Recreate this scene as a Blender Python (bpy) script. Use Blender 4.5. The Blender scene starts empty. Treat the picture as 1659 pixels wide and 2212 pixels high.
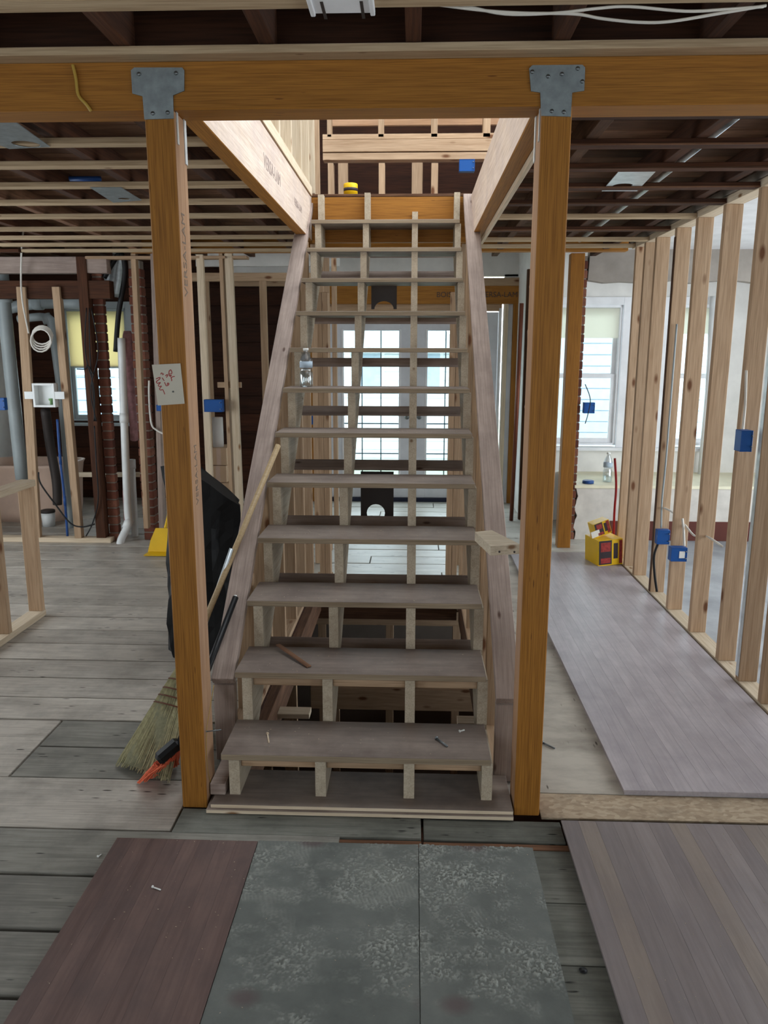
import bpy, bmesh, math, random
from mathutils import Vector as V, Matrix as M
random.seed(7)
S = bpy.context.scene
COL = S.collection

# ------------------------------------------------------------------ camera, sky, exposure
CAMP = dict(c=(.1315, -2.482, 1.5998), f=1674.02, pitch=.2024, yaw=.038, roll=.0021)
FW = V((-math.sin(CAMP['yaw'])*math.cos(CAMP['pitch']), math.cos(CAMP['yaw'])*math.cos(CAMP['pitch']), -math.sin(CAMP['pitch'])))
RT = V((math.cos(CAMP['yaw']), math.sin(CAMP['yaw']), 0)); UP = RT.cross(FW)
R2 = RT*math.cos(CAMP['roll']) + UP*math.sin(CAMP['roll']); U2 = -RT*math.sin(CAMP['roll']) + UP*math.cos(CAMP['roll'])
CC = V(CAMP['c'])
cam = bpy.data.cameras.new('camera'); camo = bpy.data.objects.new('camera', cam); COL.objects.link(camo)
cam.sensor_fit = 'HORIZONTAL'; cam.sensor_width = 36; cam.lens = CAMP['f']/1659*36; cam.clip_start = .02
camo.matrix_world = M(((R2.x, U2.x, -FW.x, CC.x), (R2.y, U2.y, -FW.y, CC.y), (R2.z, U2.z, -FW.z, CC.z), (0, 0, 0, 1)))
cam.dof.use_dof = True; cam.dof.focus_distance = 2.9; cam.dof.aperture_fstop = 9
S.camera = camo

w = bpy.data.worlds.new('overcast_sky'); S.world = w; w.use_nodes = True
nt = w.node_tree; bg = nt.nodes['Background']
bg.inputs[0].default_value = (.87, .95, 1.0, 1); bg.inputs[1].default_value = 4.0
S.view_settings.view_transform = 'Standard'; S.view_settings.look = 'None'
S.view_settings.gamma = 1; S.view_settings.use_curve_mapping = False
S.view_settings.exposure = 0.55
S.cycles.max_bounces = 8; S.cycles.diffuse_bounces = 4; S.cycles.transparent_max_bounces = 12
S.cycles.caustics_reflective = False; S.cycles.caustics_refractive = False; S.cycles.sample_clamp_indirect = 6

def portal(loc, rot, sx, sy):
    """daylight portal over a window opening (guides sky light only, emits nothing)"""
    l = bpy.data.lights.new('window_portal', 'AREA'); l.shape = 'RECTANGLE'; l.size = sx; l.size_y = sy
    l.cycles.is_portal = True
    o = bpy.data.objects.new('window_portal', l); COL.objects.link(o); o.location = loc; o.rotation_euler = rot
H = math.pi/2

def at(px, py, X=None, Y=None, Z=None):
    """the point seen at pixel (px, py) at a known real depth or height"""
    v = FW*CAMP['f'] + R2*(px-829.5) + U2*(1106-py)
    if X is not None: t = (X-CC.x)/v.x
    elif Y is not None: t = (Y-CC.y)/v.y
    else: t = (Z-CC.z)/v.z
    return CC + v*t

# ------------------------------------------------------------------ materials
def lin(c):
    return tuple(((x/255)/12.92 if x/255 <= .04045 else ((x/255+.055)/1.055)**2.4) for x in c)
MATS = {}
def base(name, rough=.7, metal=0, spec=.3):
    m = bpy.data.materials.new(name); m.use_nodes = True; MATS[name] = m
    n = m.node_tree.nodes; b = n['Principled BSDF']
    b.inputs['Roughness'].default_value = rough; b.inputs['Metallic'].default_value = metal
    b.inputs['Specular IOR Level'].default_value = spec
    return m, m.node_tree, b
class NB:
    def __init__(s, t): s.t = t
    def n(s, typ, **kw):
        x = s.t.nodes.new(typ)
        for k, v in kw.items():
            if k in x.inputs.keys() if isinstance(k, str) else False: x.inputs[k].default_value = v
            else: setattr(x, k, v)
        return x
    def l(s, a, b): s.t.links.new(a, b)
    def coord(s, scale, rand=True):
        tc = s.n('ShaderNodeTexCoord'); mp = s.n('ShaderNodeMapping'); mp.inputs['Scale'].default_value = scale
        s.l(tc.outputs['Object'], mp.inputs['Vector'])
        if rand:
            oi = s.n('ShaderNodeObjectInfo'); mu = s.n('ShaderNodeVectorMath', operation='SCALE')
            cv = s.n('ShaderNodeCombineXYZ')
            for i in range(3): s.l(oi.outputs['Random'], cv.inputs[i])
            s.l(cv.outputs[0], mu.inputs[0]); mu.inputs['Scale'].default_value = 37.0
            s.l(mu.outputs[0], mp.inputs['Location'])
        return mp.outputs[0]
    def ramp(s, fac, stops):
        r = s.n('ShaderNodeValToRGB'); e = r.color_ramp.elements
        while len(e) < len(stops): e.new(.5)
        for i, (p, c) in enumerate(stops):
            e[i].position = p; e[i].color = (*c, 1) if len(c) == 3 else c
        s.l(fac, r.inputs[0]); return r.outputs[0]
    def mix(s, fac, a, b, mode='MIX'):
        x = s.n('ShaderNodeMix', data_type='RGBA', blend_type=mode)
        if isinstance(fac, (int, float)): x.inputs[0].default_value = fac
        else: s.l(fac, x.inputs[0])
        for k, v in ((6, a), (7, b)):
            if isinstance(v, tuple): x.inputs[k].default_value = (*v[:3], 1)
            else: s.l(v, x.inputs[k])
        return x.outputs[2]
    def noise(s, vec, scale=1, detail=4, rough=.55):
        x = s.n('ShaderNodeTexNoise'); s.l(vec, x.inputs['Vector'])
        x.inputs['Scale'].default_value = scale; x.inputs['Detail'].default_value = detail; x.inputs['Roughness'].default_value = rough
        return x.outputs['Fac']
    def thr(s, val, lo, hi):
        r = s.n('ShaderNodeMapRange'); s.l(val, r.inputs[0]); r.inputs[1].default_value = lo; r.inputs[2].default_value = hi
        r.inputs[3].default_value = 0; r.inputs[4].default_value = 1; r.clamp = True; return r.outputs[0]
    def bump(s, val, b, strength=.2, dist=.01):
        x = s.n('ShaderNodeBump'); x.inputs['Strength'].default_value = strength; x.inputs['Distance'].default_value = dist
        s.l(val, x.inputs['Height']); s.l(x.outputs[0], b.inputs['Normal'])

def plain(name, c, rough=.7, metal=0, spec=.3, var=.08, sc=6):
    m, t, b = base(name, rough, metal, spec); k = NB(t); c = lin(c)
    n = k.noise(k.coord((sc,)*3), 1, 5)
    hi = tuple(min(1, x*(1+var)) for x in c); lo = tuple(x*(1-var) for x in c)
    k.l(k.ramp(n, [(.3, lo), (.7, hi)]), b.inputs['Base Color'])
    k.bump(n, b, .05); return m

def wood(name, c1, c2, knot=None, kn=.10, rough=.75, spec=.3, grain=34, tint=.22, dirt=None, dirtamt=.5, dash=None, dw=.22, dsc=(10, 52, 52), fine=.35):
    """c1 light, c2 dark grain; length along local X"""
    m, t, b = base(name, rough, 0, spec); k = NB(t); c1, c2 = lin(c1), lin(c2)
    v = k.coord((1.3, grain, grain)); n = k.noise(v, 1, 5, .6)
    col = k.ramp(n, [(.28, c2), (.52, tuple((a+d)/2 for a, d in zip(c1, c2))), (.72, c1)])
    v2 = k.coord((6, grain*5, grain*5)); n2 = k.noise(v2, 1, 2, .5)
    col = k.mix(fine, col, k.ramp(n2, [(.35, tuple(x*.75 for x in c2)), (.6, c1)]))
    oi = k.n('ShaderNodeObjectInfo')
    tr = k.ramp(oi.outputs['Random'], [(0, (1-tint, 1-tint*1.05, 1-tint*1.15)), (1, (1+tint*.25, 1+tint*.2, 1+tint*.1))])
    col = k.mix(1, col, tr, 'MULTIPLY')
    if knot:
        vo = k.n('ShaderNodeTexVoronoi'); k.l(k.coord((3.6, 9, 9)), vo.inputs['Vector']); vo.inputs['Scale'].default_value = 1
        kf = k.thr(vo.outputs['Distance'], kn, kn*.45)
        col = k.mix(kf, col, lin(knot))
    if dirt:
        dn = k.noise(k.coord((5, 5, 5)), 1, 6, .65)
        f = k.n('ShaderNodeMath', operation='MULTIPLY'); k.l(k.thr(dn, .42, .72), f.inputs[0]); f.inputs[1].default_value = dirtamt
        col = k.mix(f.outputs[0], col, lin(dirt))
    if dash:
        vo = k.n('ShaderNodeTexVoronoi'); k.l(k.coord(dsc), vo.inputs['Vector']); vo.inputs['Scale'].default_value = 1
        wn = k.noise(k.coord((4, 9, 9)), 1, 3)
        f = k.n('ShaderNodeMath', operation='MULTIPLY'); k.l(k.thr(vo.outputs['Distance'], dw, dw*.6), f.inputs[0]); k.l(k.thr(wn, .55, .6), f.inputs[1])
        col = k.mix(f.outputs[0], col, lin(dash))
    k.l(col, b.inputs['Base Color']); k.bump(n2, b, .12, .004)
    return m
wood('lumber', (196, 168, 140), (162, 131, 102), knot=(104, 66, 40), kn=.17)
wood('lumber_pale', (226, 210, 188), (200, 178, 150), knot=(130, 92, 58), kn=.13)
wood('lumber_dirty', (176, 158, 148), (142, 124, 116), knot=(84, 62, 52), kn=.09, dirt=(120, 104, 98), dirtamt=.5, tint=.12)
wood('lumber_stair', (204, 192, 172), (174, 158, 136), knot=(120, 92, 66), kn=.1, dirt=(140, 124, 108), dirtamt=.45, tint=.1)
wood('strap', (200, 178, 148), (160, 134, 104), knot=(100, 66, 42), kn=.08)
wood('lvl', (172, 116, 45), (132, 84, 25), grain=60, tint=.08, dash=(104, 62, 20), dw=.13, dsc=(7, 60, 60), fine=.5, rough=.6)
wood('lvl_pale', (228, 210, 196), (200, 176, 156), grain=40, tint=.05, dirt=(176, 158, 156), dirtamt=.5)
wood('lvl_face', (186, 148, 116), (152, 112, 80), grain=40, tint=.05, dirt=(140, 112, 96), dirtamt=.45)
wood('old_joist', (92, 56, 36), (48, 27, 17), grain=26, tint=.45, rough=.85)
wood('old_board', (142, 106, 82), (88, 58, 42), grain=22, tint=.55, rough=.9, dirt=(60, 36, 26), dirtamt=.5)
wood('sheathing', (74, 42, 26), (40, 21, 13), grain=18, tint=.4, rough=.9)
wood('floor_board', (202, 195, 186), (166, 158, 149), grain=24, tint=.2, dirt=(112, 107, 100), dirtamt=.6, dash=(40, 35, 30), rough=.48, spec=.5)
wood('floor_door_glare', (216, 214, 206), (186, 184, 176), grain=20, tint=.12, dirt=(170, 166, 158), dirtamt=.5, dash=(60, 55, 50), rough=.4, spec=.5)  # glare from the rear doors put into a paler board colour
wood('floor_mid', (156, 153, 145), (122, 119, 112), grain=22, tint=.18, dirt=(92, 90, 85), dirtamt=.6, dash=(38, 36, 32), rough=.65)
wood('floor_green', (132, 132, 124), (100, 100, 94), grain=20, tint=.2, dirt=(64, 66, 60), dirtamt=.6, dash=(34, 34, 30), rough=.85)
wood('ply_tread', (150, 136, 126), (120, 106, 98), grain=12, tint=.12, dirt=(96, 82, 76), dirtamt=.7, rough=.6, fine=.2)
wood('ply_edge', (178, 160, 136), (110, 94, 76), grain=170, tint=.1, rough=.8)
wood('strip_window_lit', (184, 176, 180), (160, 152, 157), grain=16, tint=.08, dirt=(138, 130, 136), dirtamt=.6, rough=.4, spec=.5, fine=.2)  # window light from the right put into a paler, cooler strip colour
wood('strip_tan', (154, 141, 133), (134, 121, 114), grain=16, tint=.1, dirt=(122, 112, 112), dirtamt=.5, rough=.42, spec=.45, fine=.2)
wood('strip_mauve', (148, 138, 138), (128, 117, 117), grain=16, tint=.14, dirt=(118, 110, 114), dirtamt=.5, rough=.42, spec=.45, fine=.2)
wood('strip_brown', (124, 101, 95), (99, 78, 74), grain=16, tint=.1, dirt=(80, 68, 68), dirtamt=.6, rough=.55, fine=.25)
wood('broom_handle', (188, 164, 128), (160, 134, 98), grain=60, tint=.05, rough=.5)
# osb / chipboard
m, t, b = base('osb', .85); k = NB(t); vo = k.n('ShaderNodeTexVoronoi'); k.l(k.coord((44, 90, 60)), vo.inputs['Vector']); vo.inputs['Scale'].default_value = 1
col = k.ramp(vo.outputs['Color'], [(.1, lin((158, 138, 116))), (.5, lin((176, 156, 132))), (.9, lin((190, 172, 148)))])
dn = k.noise(k.coord((5, 5, 5)), 1, 6, .7); col = k.mix(k.thr(dn, .5, .75), col, lin((120, 104, 88)))
k.l(col, b.inputs['Base Color']); k.bump(vo.outputs['Distance'], b, .2, .004)
m, t, b = base('ply_floor', .8); k = NB(t); dn = k.noise(k.coord((7, 3, 3)), 1, 6, .6)
col = k.ramp(dn, [(.3, lin((146, 138, 128))), (.6, lin((190, 182, 170)))])
vo = k.n('ShaderNodeTexVoronoi'); k.l(k.coord((9, 40, 9)), vo.inputs['Vector']); wn = k.noise(k.coord((3, 3, 3)), 1, 3); vo.inputs['Scale'].default_value = 1
f = k.n('ShaderNodeMath', operation='MULTIPLY'); k.l(k.thr(vo.outputs['Distance'], .2, .1), f.inputs[0]); k.l(k.thr(wn, .52, .6), f.inputs[1])
col = k.mix(f.outputs[0], col, lin((70, 60, 52))); k.l(col, b.inputs['Base Color'])
m, t, b = base('ply_room', .6); k = NB(t); dn = k.noise(k.coord((3, 3, 3)), 1, 6, .6)
k.l(k.ramp(dn, [(.3, lin((132, 134, 138))), (.65, lin((166, 168, 172)))]), b.inputs['Base Color'])
# grey sheet with combed adhesive residue
m, t, b = base('adhesive', .85); k = NB(t)
v = k.coord((1, 1, 1), False); n1 = k.noise(v, 3.5, 6, .65); n2 = k.noise(v, 70, 4, .7); n3 = k.noise(v, 14, 5, .7)
col = k.ramp(n1, [(.3, lin((88, 91, 88))), (.55, lin((107, 110, 106))), (.75, lin((125, 127, 121)))])
at_n = k.n('ShaderNodeAttribute'); at_n.attribute_name = 'residue'
col = k.mix(k.thr(at_n.outputs['Fac'], .02, 1.7), col, lin((172, 174, 166)))
vo = k.n('ShaderNodeTexVoronoi'); k.l(k.coord((4.2, 5.5, 1), False), vo.inputs['Vector']); vo.inputs['Scale'].default_value = 1
sp = k.n('ShaderNodeMath', operation='MULTIPLY'); k.l(k.thr(vo.outputs['Distance'], .24, .12), sp.inputs[0]); sp.inputs[1].default_value = .7
col = k.mix(sp.outputs[0], col, lin((92, 76, 76)))
k.l(col, b.inputs['Base Color'])
k.bump(n2, b, .25, .003)
# brick
m, t, b = base('brick', .9); k = NB(t); oi = k.n('ShaderNodeObjectInfo'); n = k.noise(k.coord((40,)*3), 1, 5, .7)
col = k.ramp(oi.outputs['Random'], [(0, lin((84, 46, 36))), (.5, lin((112, 66, 50))), (1, lin((134, 88, 70)))])
col = k.mix(k.thr(n, .45, .8), col, lin((84, 50, 42))); k.l(col, b.inputs['Base Color']); k.bump(n, b, .3, .004)
plain('mortar', (124, 112, 102), .95)
plain('drywall', (226, 224, 220), .85); plain('plaster', (206, 200, 192), .9, var=.12, sc=9)
plain('plaster_grey', (150, 142, 134), .95, var=.15); plain('ceiling_white', (222, 222, 224), .9)
plain('white_paint', (232, 233, 236), .45); plain('door_white', (214, 216, 222), .4); plain('cream', (228, 222, 196), .7)
plain('shade_cream', (240, 226, 176), .8)
plain('galv', (150, 160, 164), .45, .75, .5, var=.2, sc=30); plain('galv_light', (206, 214, 218), .4, .5, .5, var=.15, sc=20)
plain('bolt', (120, 124, 126), .4, .9, .5); plain('dark_metal', (66, 60, 58), .6, .3)
plain('pvc_white', (226, 228, 228), .35); plain('pvc_grey', (150, 158, 160), .4)
plain('blue_box', (24, 80, 150), .45); plain('blue_pex', (40, 76, 136), .4); plain('red_pex', (176, 40, 44), .4)
plain('cable_white', (214, 210, 202), .5); plain('cable_black', (24, 24, 26), .5); plain('cable_yellow', (178, 146, 66), .5)
plain('rubber_black', (18, 18, 20), .45); plain('threshold', (28, 32, 54), .5)
plain('bag_black', (12, 12, 14), .6, 0, .25); plain('yellow', (222, 178, 30), .45); plain('carton_yellow', (236, 190, 24), .4)
plain('carton_red', (150, 52, 48), .5, var=.4, sc=60); plain('carton_dark', (54, 44, 48), .5); plain('label_white', (230, 230, 226), .6)
plain('cardboard', (206, 176, 146), .9); plain('tub', (206, 178, 160), .4); plain('paper_white', (216, 212, 208), .9)
plain('note', (196, 190, 176), .85, var=.06); plain('red_ink', (168, 52, 56), .6); plain('ink_dark', (70, 62, 62), .8); plain('stamp', (120, 104, 92), .9); plain('stamp_faint', (168, 150, 142), .9)
plain('corn', (164, 158, 124), .9, var=.25, sc=60); plain('corn_dark', (120, 117, 92), .9, var=.25, sc=60)
plain('twine', (92, 52, 34), .7); plain('orange_bristle', (246, 126, 92), .7, var=.15, sc=80); plain('green_bristle', (84, 130, 46), .8, var=.2, sc=80)
plain('basement_dark', (104, 94, 86), .95); plain('insul_pink', (176, 132, 134), .95, var=.25, sc=25)
plain('base_red', (92, 48, 40), .7); plain('foam', (208, 206, 120), .9); plain('shingle', (196, 204, 210), .9)
plain('siding_white', (226, 232, 236), .7); plain('siding_yellow', (238, 222, 150), .7); plain('siding_blue', (170, 186, 200), .7)
plain('leaf', (120, 156, 104), .8, var=.3, sc=8); plain('lawn', (150, 160, 140), .95); plain('orange_tape', (238, 98, 48), .6)
plain('muntin', (70, 92, 104), .5); plain('copper', (112, 66, 50), .4, .6); plain('duct', (160, 164, 166), .4, .5, var=.2, sc=30)
m, t, b = base('glass', .02); k = NB(t); out = t.nodes['Material Output']
tr = k.n('ShaderNodeBsdfTransparent'); gl = k.n('ShaderNodeBsdfGlossy'); gl.inputs['Roughness'].default_value = .02; ms = k.n('ShaderNodeMixShader'); ms.inputs[0].default_value = .06
tr.inputs[0].default_value = (.93, .98, .99, 1)
k.l(tr.outputs[0], ms.inputs[1]); k.l(gl.outputs[0], ms.inputs[2]); k.l(ms.outputs[0], out.inputs[0])
m, t, b = base('clear_plastic', .05); k = NB(t); out = t.nodes['Material Output']
tr = k.n('ShaderNodeBsdfTransparent'); gl = k.n('ShaderNodeBsdfGlossy'); gl.inputs['Roughness'].default_value = .08; ms = k.n('ShaderNodeMixShader'); ms.inputs[0].default_value = .3
tr.inputs[0].default_value = (.9, .93, .95, 1)
k.l(tr.outputs[0], ms.inputs[1]); k.l(gl.outputs[0], ms.inputs[2]); k.l(ms.outputs[0], out.inputs[0])
for nm, cb, ct in (('shade_film', (238, 230, 204), (244, 230, 190)), ('shade_white', (236, 234, 226), (240, 238, 228))):
    m, t, b = base(nm, .8); b.inputs['Base Color'].default_value = (*lin(cb), 1)
    k = NB(t); out = t.nodes['Material Output']; tl = k.n('ShaderNodeBsdfTranslucent'); tl.inputs[0].default_value = (*lin(ct), 1); ms = k.n('ShaderNodeMixShader'); ms.inputs[0].default_value = .6
    k.l(b.outputs[0], ms.inputs[1]); k.l(tl.outputs[0], ms.inputs[2]); k.l(ms.outputs[0], out.inputs[0])

# ------------------------------------------------------------------ helpers
WM = {}
def tag(o, label=None, cat=None, group=None, kind=None):
    if label: o['label'] = label
    if cat: o['category'] = cat
    if group: o['group'] = group
    if kind: o['kind'] = kind
    return o
def link(o, world, parent=None):
    COL.objects.link(o); WM[o] = world
    if parent is not None:
        o.parent = parent; o.matrix_parent_inverse = WM[parent].inverted()
    o.matrix_basis = world
    return o
def root(name, label, cat, loc=(0, 0, 0), group=None, kind=None):
    o = bpy.data.objects.new(name, None); o.empty_display_size = .1
    link(o, M.Translation(V(loc))); return tag(o, label, cat, group, kind)
def fin(name, bm, mat, parent, world=None, smooth=False):
    me = bpy.data.meshes.new(name); bm.to_mesh(me); bm.free()
    if isinstance(mat, (list, tuple)):
        for x in mat: me.materials.append(MATS[x])
    else: me.materials.append(MATS[mat])
    if smooth:
        for p in me.polygons: p.use_smooth = True
    return link(bpy.data.objects.new(name, me), world or M.Identity(4), parent)
CACHE = {}
def boxmesh(name, dx, dy, dz, mat, bev):
    key = (name, round(dx, 4), round(dy, 4), round(dz, 4), mat, bev)
    if key in CACHE: return CACHE[key]
    bm = bmesh.new(); bmesh.ops.create_cube(bm, size=1)
    bmesh.ops.scale(bm, vec=(dx, dy, dz), verts=bm.verts)
    bv = min(bev, min(dx, dy, dz)*.3)
    if bv > 0: bmesh.ops.bevel(bm, geom=bm.edges[:], offset=bv, segments=1, affect='EDGES')
    me = bpy.data.meshes.new(name); bm.to_mesh(me); bm.free(); me.materials.append(MATS[mat]); CACHE[key] = me
    return me
RX = {0: M.Identity(4), 1: M.Rotation(H, 4, 'Z'), 2: M.Rotation(-H, 4, 'Y')}
def box(name, lo, hi, mat, parent=None, bev=.002, axis=None):
    lo, hi = V([min(a, c) for a, c in zip(lo, hi)]), V([max(a, c) for a, c in zip(lo, hi)])
    d = hi-lo; ax = axis if axis is not None else max(range(3), key=lambda i: d[i])
    dd = (d.x, d.y, d.z) if ax == 0 else (d.y, d.x, d.z) if ax == 1 else (d.z, d.y, d.x)
    return link(bpy.data.objects.new(name, boxmesh(name, *dd, mat, bev)), M.Translation((lo+hi)/2) @ RX[ax], parent)
def bar(name, p0, p1, wd, th, mat, parent=None, up=(0, 0, 1), bev=.002):
    p0, p1 = V(p0), V(p1); x = (p1-p0).normalized(); y = V(up).cross(x)
    if y.length < 1e-4: y = V((0, 1, 0)).cross(x)
    y.normalize(); z = x.cross(y)
    mt = M((( x.x, y.x, z.x, 0), (x.y, y.y, z.y, 0), (x.z, y.z, z.z, 0), (0, 0, 0, 1)))
    return link(bpy.data.objects.new(name, boxmesh(name, (p1-p0).length, wd, th, mat, bev)), M.Translation((p0+p1)/2) @ mt, parent)
def smoothpts(pts, n=6):
    P = [V(p) for p in pts]
    if len(P) < 3: return P
    out = []
    for i in range(len(P)-1):
        a = P[max(i-1, 0)]; b_, c = P[i], P[i+1]; d = P[min(i+2, len(P)-1)]
        for j in range(n):
            t = j/n
            out.append(.5*((2*b_)+(-a+c)*t+(2*a-5*b_+4*c-d)*t*t+(-a+3*b_-3*c+d)*t**3))
    return out+[P[-1]]
def tube_bm(bm, P, r, seg=6, cap=True):
    rings = []; u = None
    for i, p in enumerate(P):
        t = (P[min(i+1, len(P)-1)]-P[max(i-1, 0)]).normalized()
        if u is None: u = t.orthogonal().normalized()
        u = (u-t*u.dot(t))
        u = u.normalized() if u.length > 1e-6 else t.orthogonal().normalized()
        v = t.cross(u); rr = r[i] if isinstance(r, (list, tuple)) else r
        rings.append([bm.verts.new(p+(u*math.cos(a)+v*math.sin(a))*rr) for a in [2*math.pi*k/seg for k in range(seg)]])
    for a, b_ in zip(rings, rings[1:]):
        for k in range(seg): bm.faces.new((a[k], a[(k+1) % seg], b_[(k+1) % seg], b_[k]))
    if cap: bm.faces.new(rings[0][::-1]); bm.faces.new(rings[-1])
def tube(name, pts, r, mat, parent=None, seg=6, sm=6, smooth=True):
    bm = bmesh.new(); P = smoothpts(pts, sm) if sm else [V(p) for p in pts]; c = V(pts[0])
    tube_bm(bm, [p-c for p in P], r, seg)
    return fin(name, bm, mat, parent, M.Translation(c), smooth)
def lathe(name, prof, loc, mat, parent=None, seg=20, rot=None, smooth=True):
    bm = bmesh.new(); rings = []
    for r, z in prof: rings.append([bm.verts.new((r*math.cos(2*math.pi*k/seg), r*math.sin(2*math.pi*k/seg), z)) for k in range(seg)])
    for a, b_ in zip(rings, rings[1:]):
        for k in range(seg): bm.faces.new((a[k], a[(k+1) % seg], b_[(k+1) % seg], b_[k]))
    if prof[0][0] > 1e-5: bm.faces.new(rings[0][::-1])
    if prof[-1][0] > 1e-5: bm.faces.new(rings[-1])
    bmesh.ops.remove_doubles(bm, verts=bm.verts, dist=1e-6)
    o = fin(name, bm, mat, parent, M.Translation(V(loc)) @ (rot or M.Identity(4)), smooth)
    return o
def prism(name, pts, thick, mat, parent=None, world=None, holes=(), bev=0):
    """outline in local XY with optional round holes, extruded along local Z (0..thick)"""
    bm = bmesh.new()
    def loop(P): 
        vs = [bm.verts.new((p[0], p[1], 0)) for p in P]
        return [bm.edges.new((vs[i], vs[(i+1) % len(vs)])) for i in range(len(vs))]
    if holes:
        E = loop(pts)
        for hx, hy, hr in holes: E += loop([(hx+hr*math.cos(a), hy+hr*math.sin(a)) for a in [2*math.pi*k/20 for k in range(20)]])
        bmesh.ops.triangle_fill(bm, edges=E, use_beauty=True)
    else:
        bm.faces.new([bm.verts.new((p[0], p[1], 0)) for p in pts])
    r = bmesh.ops.extrude_face_region(bm, geom=bm.faces[:])
    bmesh.ops.translate(bm, vec=(0, 0, thick), verts=[g for g in r['geom'] if isinstance(g, bmesh.types.BMVert)])
    bmesh.ops.recalc_face_normals(bm, faces=bm.faces[:])
    return fin(name, bm, mat, parent, world)
def frame(o, x, y):
    x = V(x).normalized(); z = x.cross(V(y)).normalized(); y = z.cross(x); o = V(o)
    return M(((x.x, y.x, z.x, o.x), (x.y, y.y, z.y, o.y), (x.z, y.z, z.z, o.z), (0, 0, 0, 1)))
def boxes(name, L, mat, parent=None):
    """several boxes of one continuous piece (a wall with openings)"""
    bm = bmesh.new()
    for lo, hi in L:
        r = bmesh.ops.create_cube(bm, size=1); lo, hi = V(lo), V(hi)
        bmesh.ops.scale(bm, vec=hi-lo, verts=r['verts']); bmesh.ops.translate(bm, vec=(lo+hi)/2, verts=r['verts'])
    return fin(name, bm, mat, parent)
def lettering(name, txt, size, world, mat, parent, extrude=.0004, xs=1):
    cu = bpy.data.curves.new('t', 'FONT'); cu.body = txt; cu.size = size; cu.extrude = extrude; cu.align_x = 'CENTER'; cu.align_y = 'CENTER'
    o = bpy.data.objects.new('t', cu); COL.objects.link(o)
    me = bpy.data.meshes.new_from_object(o.evaluated_get(bpy.context.evaluated_depsgraph_get()))
    bpy.data.objects.remove(o); me.name = name; me.materials.clear(); me.materials.append(MATS[mat])
    return link(bpy.data.objects.new(name, me), world @ M.Diagonal((xs, 1, 1, 1)), parent)
def box2(name, lo, hi, mat, mat2, nax, parent=None, bev=.003):
    """box whose faces square to world axis nax show mat2 (face veneer of laminated lumber)"""
    o = box(name, lo, hi, mat, parent, bev); me = o.data.copy(); o.data = me; me.materials.append(MATS[mat2])
    R = WM[o].to_3x3()
    for p in me.polygons:
        if abs((R @ p.normal)[nax]) > .9: p.material_index = 1
    return o

# ------------------------------------------------------------------ the shell of the house
SX0, SX1, SY0, SY1 = -.56, .455, .2, 2.87      # stairwell opening in the floor
def st(o, label, cat): return tag(o, label, cat, kind='structure')
fl = root('floor', 'old wooden plank floor of the gutted house, worn grey boards with gaps', 'floor', kind='structure')
boxes('subfloor', [((-4.3, -4.5, -.06), (SX0, 6, -.024)), ((SX1, -4.5, -.06), (4.1, 6, -.024)), ((SX0, -4.5, -.06), (SX1, SY0, -.024)), ((SX0, SY1, -.06), (SX1, 6, -.024))], 'old_joist', fl)
def board(x0, x1, y0, y1, mat='floor_board', g=.0055, dz=None):
    dz = random.uniform(-.004, .001) if dz is None else dz
    return box('floor_board', (x0+g*.6, y0+g, -.024), (x1-g*.6, y1-g, dz), mat, fl, .002, 0)
rowsL = [-4.5, -4.2, -3.95, -3.7, -3.45, -3.2, -2.95, -2.7, -2.45, -2.2, -1.97, -1.74, -1.51, -1.28, -1.06, -.84, -.608, -.374, -.137]
for a, c in zip(rowsL, rowsL[1:]):
    board(-4.3, -.1, a, c, 'floor_mid', .008)
rowsR = [-4.5, -4.1, -3.7, -3.3, -2.9, -2.5, -2.1, -1.85, -1.6, -1.36, -1.12, -.9, -.68, -.44, -.19]
for a, c in zip(rowsR, rowsR[1:]): board(-.1, 4.1, a, c, 'floor_green', .002)
board(-4.3, -.685, -.137, .183, 'floor_board', .004)
board(-.68, .172, -.152, -.005, 'floor_green', .004, .004); board(.176, .655, -.155, -.028, 'floor_green', .004, .0)
board(-.68, .172, -.19, -.152, 'old_board', .002, -.004); board(.176, .66, -.19, -.155, 'old_board', .002, -.004)
board(-4.3, -1.42, .183, .654, 'floor_board', .004)
board(-1.415, -.57, .183, .422, 'floor_mid', .005); board(-1.415, -.57, .422, .654, 'floor_mid', .005)
rows = [.654, .877, 1.102, 1.332, 1.563, 1.782, 2.007, 2.228, 2.459, 2.669, 2.87, 3.1, 3.33, 3.55, 3.77, 4.0, 4.22, 4.45, 4.67, 4.9, 5.12, 5.35, 5.58, 5.82, 6.0]
for i, (a, c) in enumerate(zip(rows, rows[1:])):
    if c <= 2.88: board(-4.3, -.57, a, c)
    else:
        j = (-.2, .9, .35, -.8)[i % 4]; board(-4.3, -1.3, a, c); board(-1.3, j, a, c, 'floor_door_glare'); board(j, 1.72, a, c, 'floor_door_glare')
board(.46, .60, .135, 2.87, 'floor_board'); board(.66, 1.72, -.19, -.02, 'floor_green')
box('floor_panel', (1.72, -.19, -.024), (4.1, 4.2, -.001), 'ply_room', fl)

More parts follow.
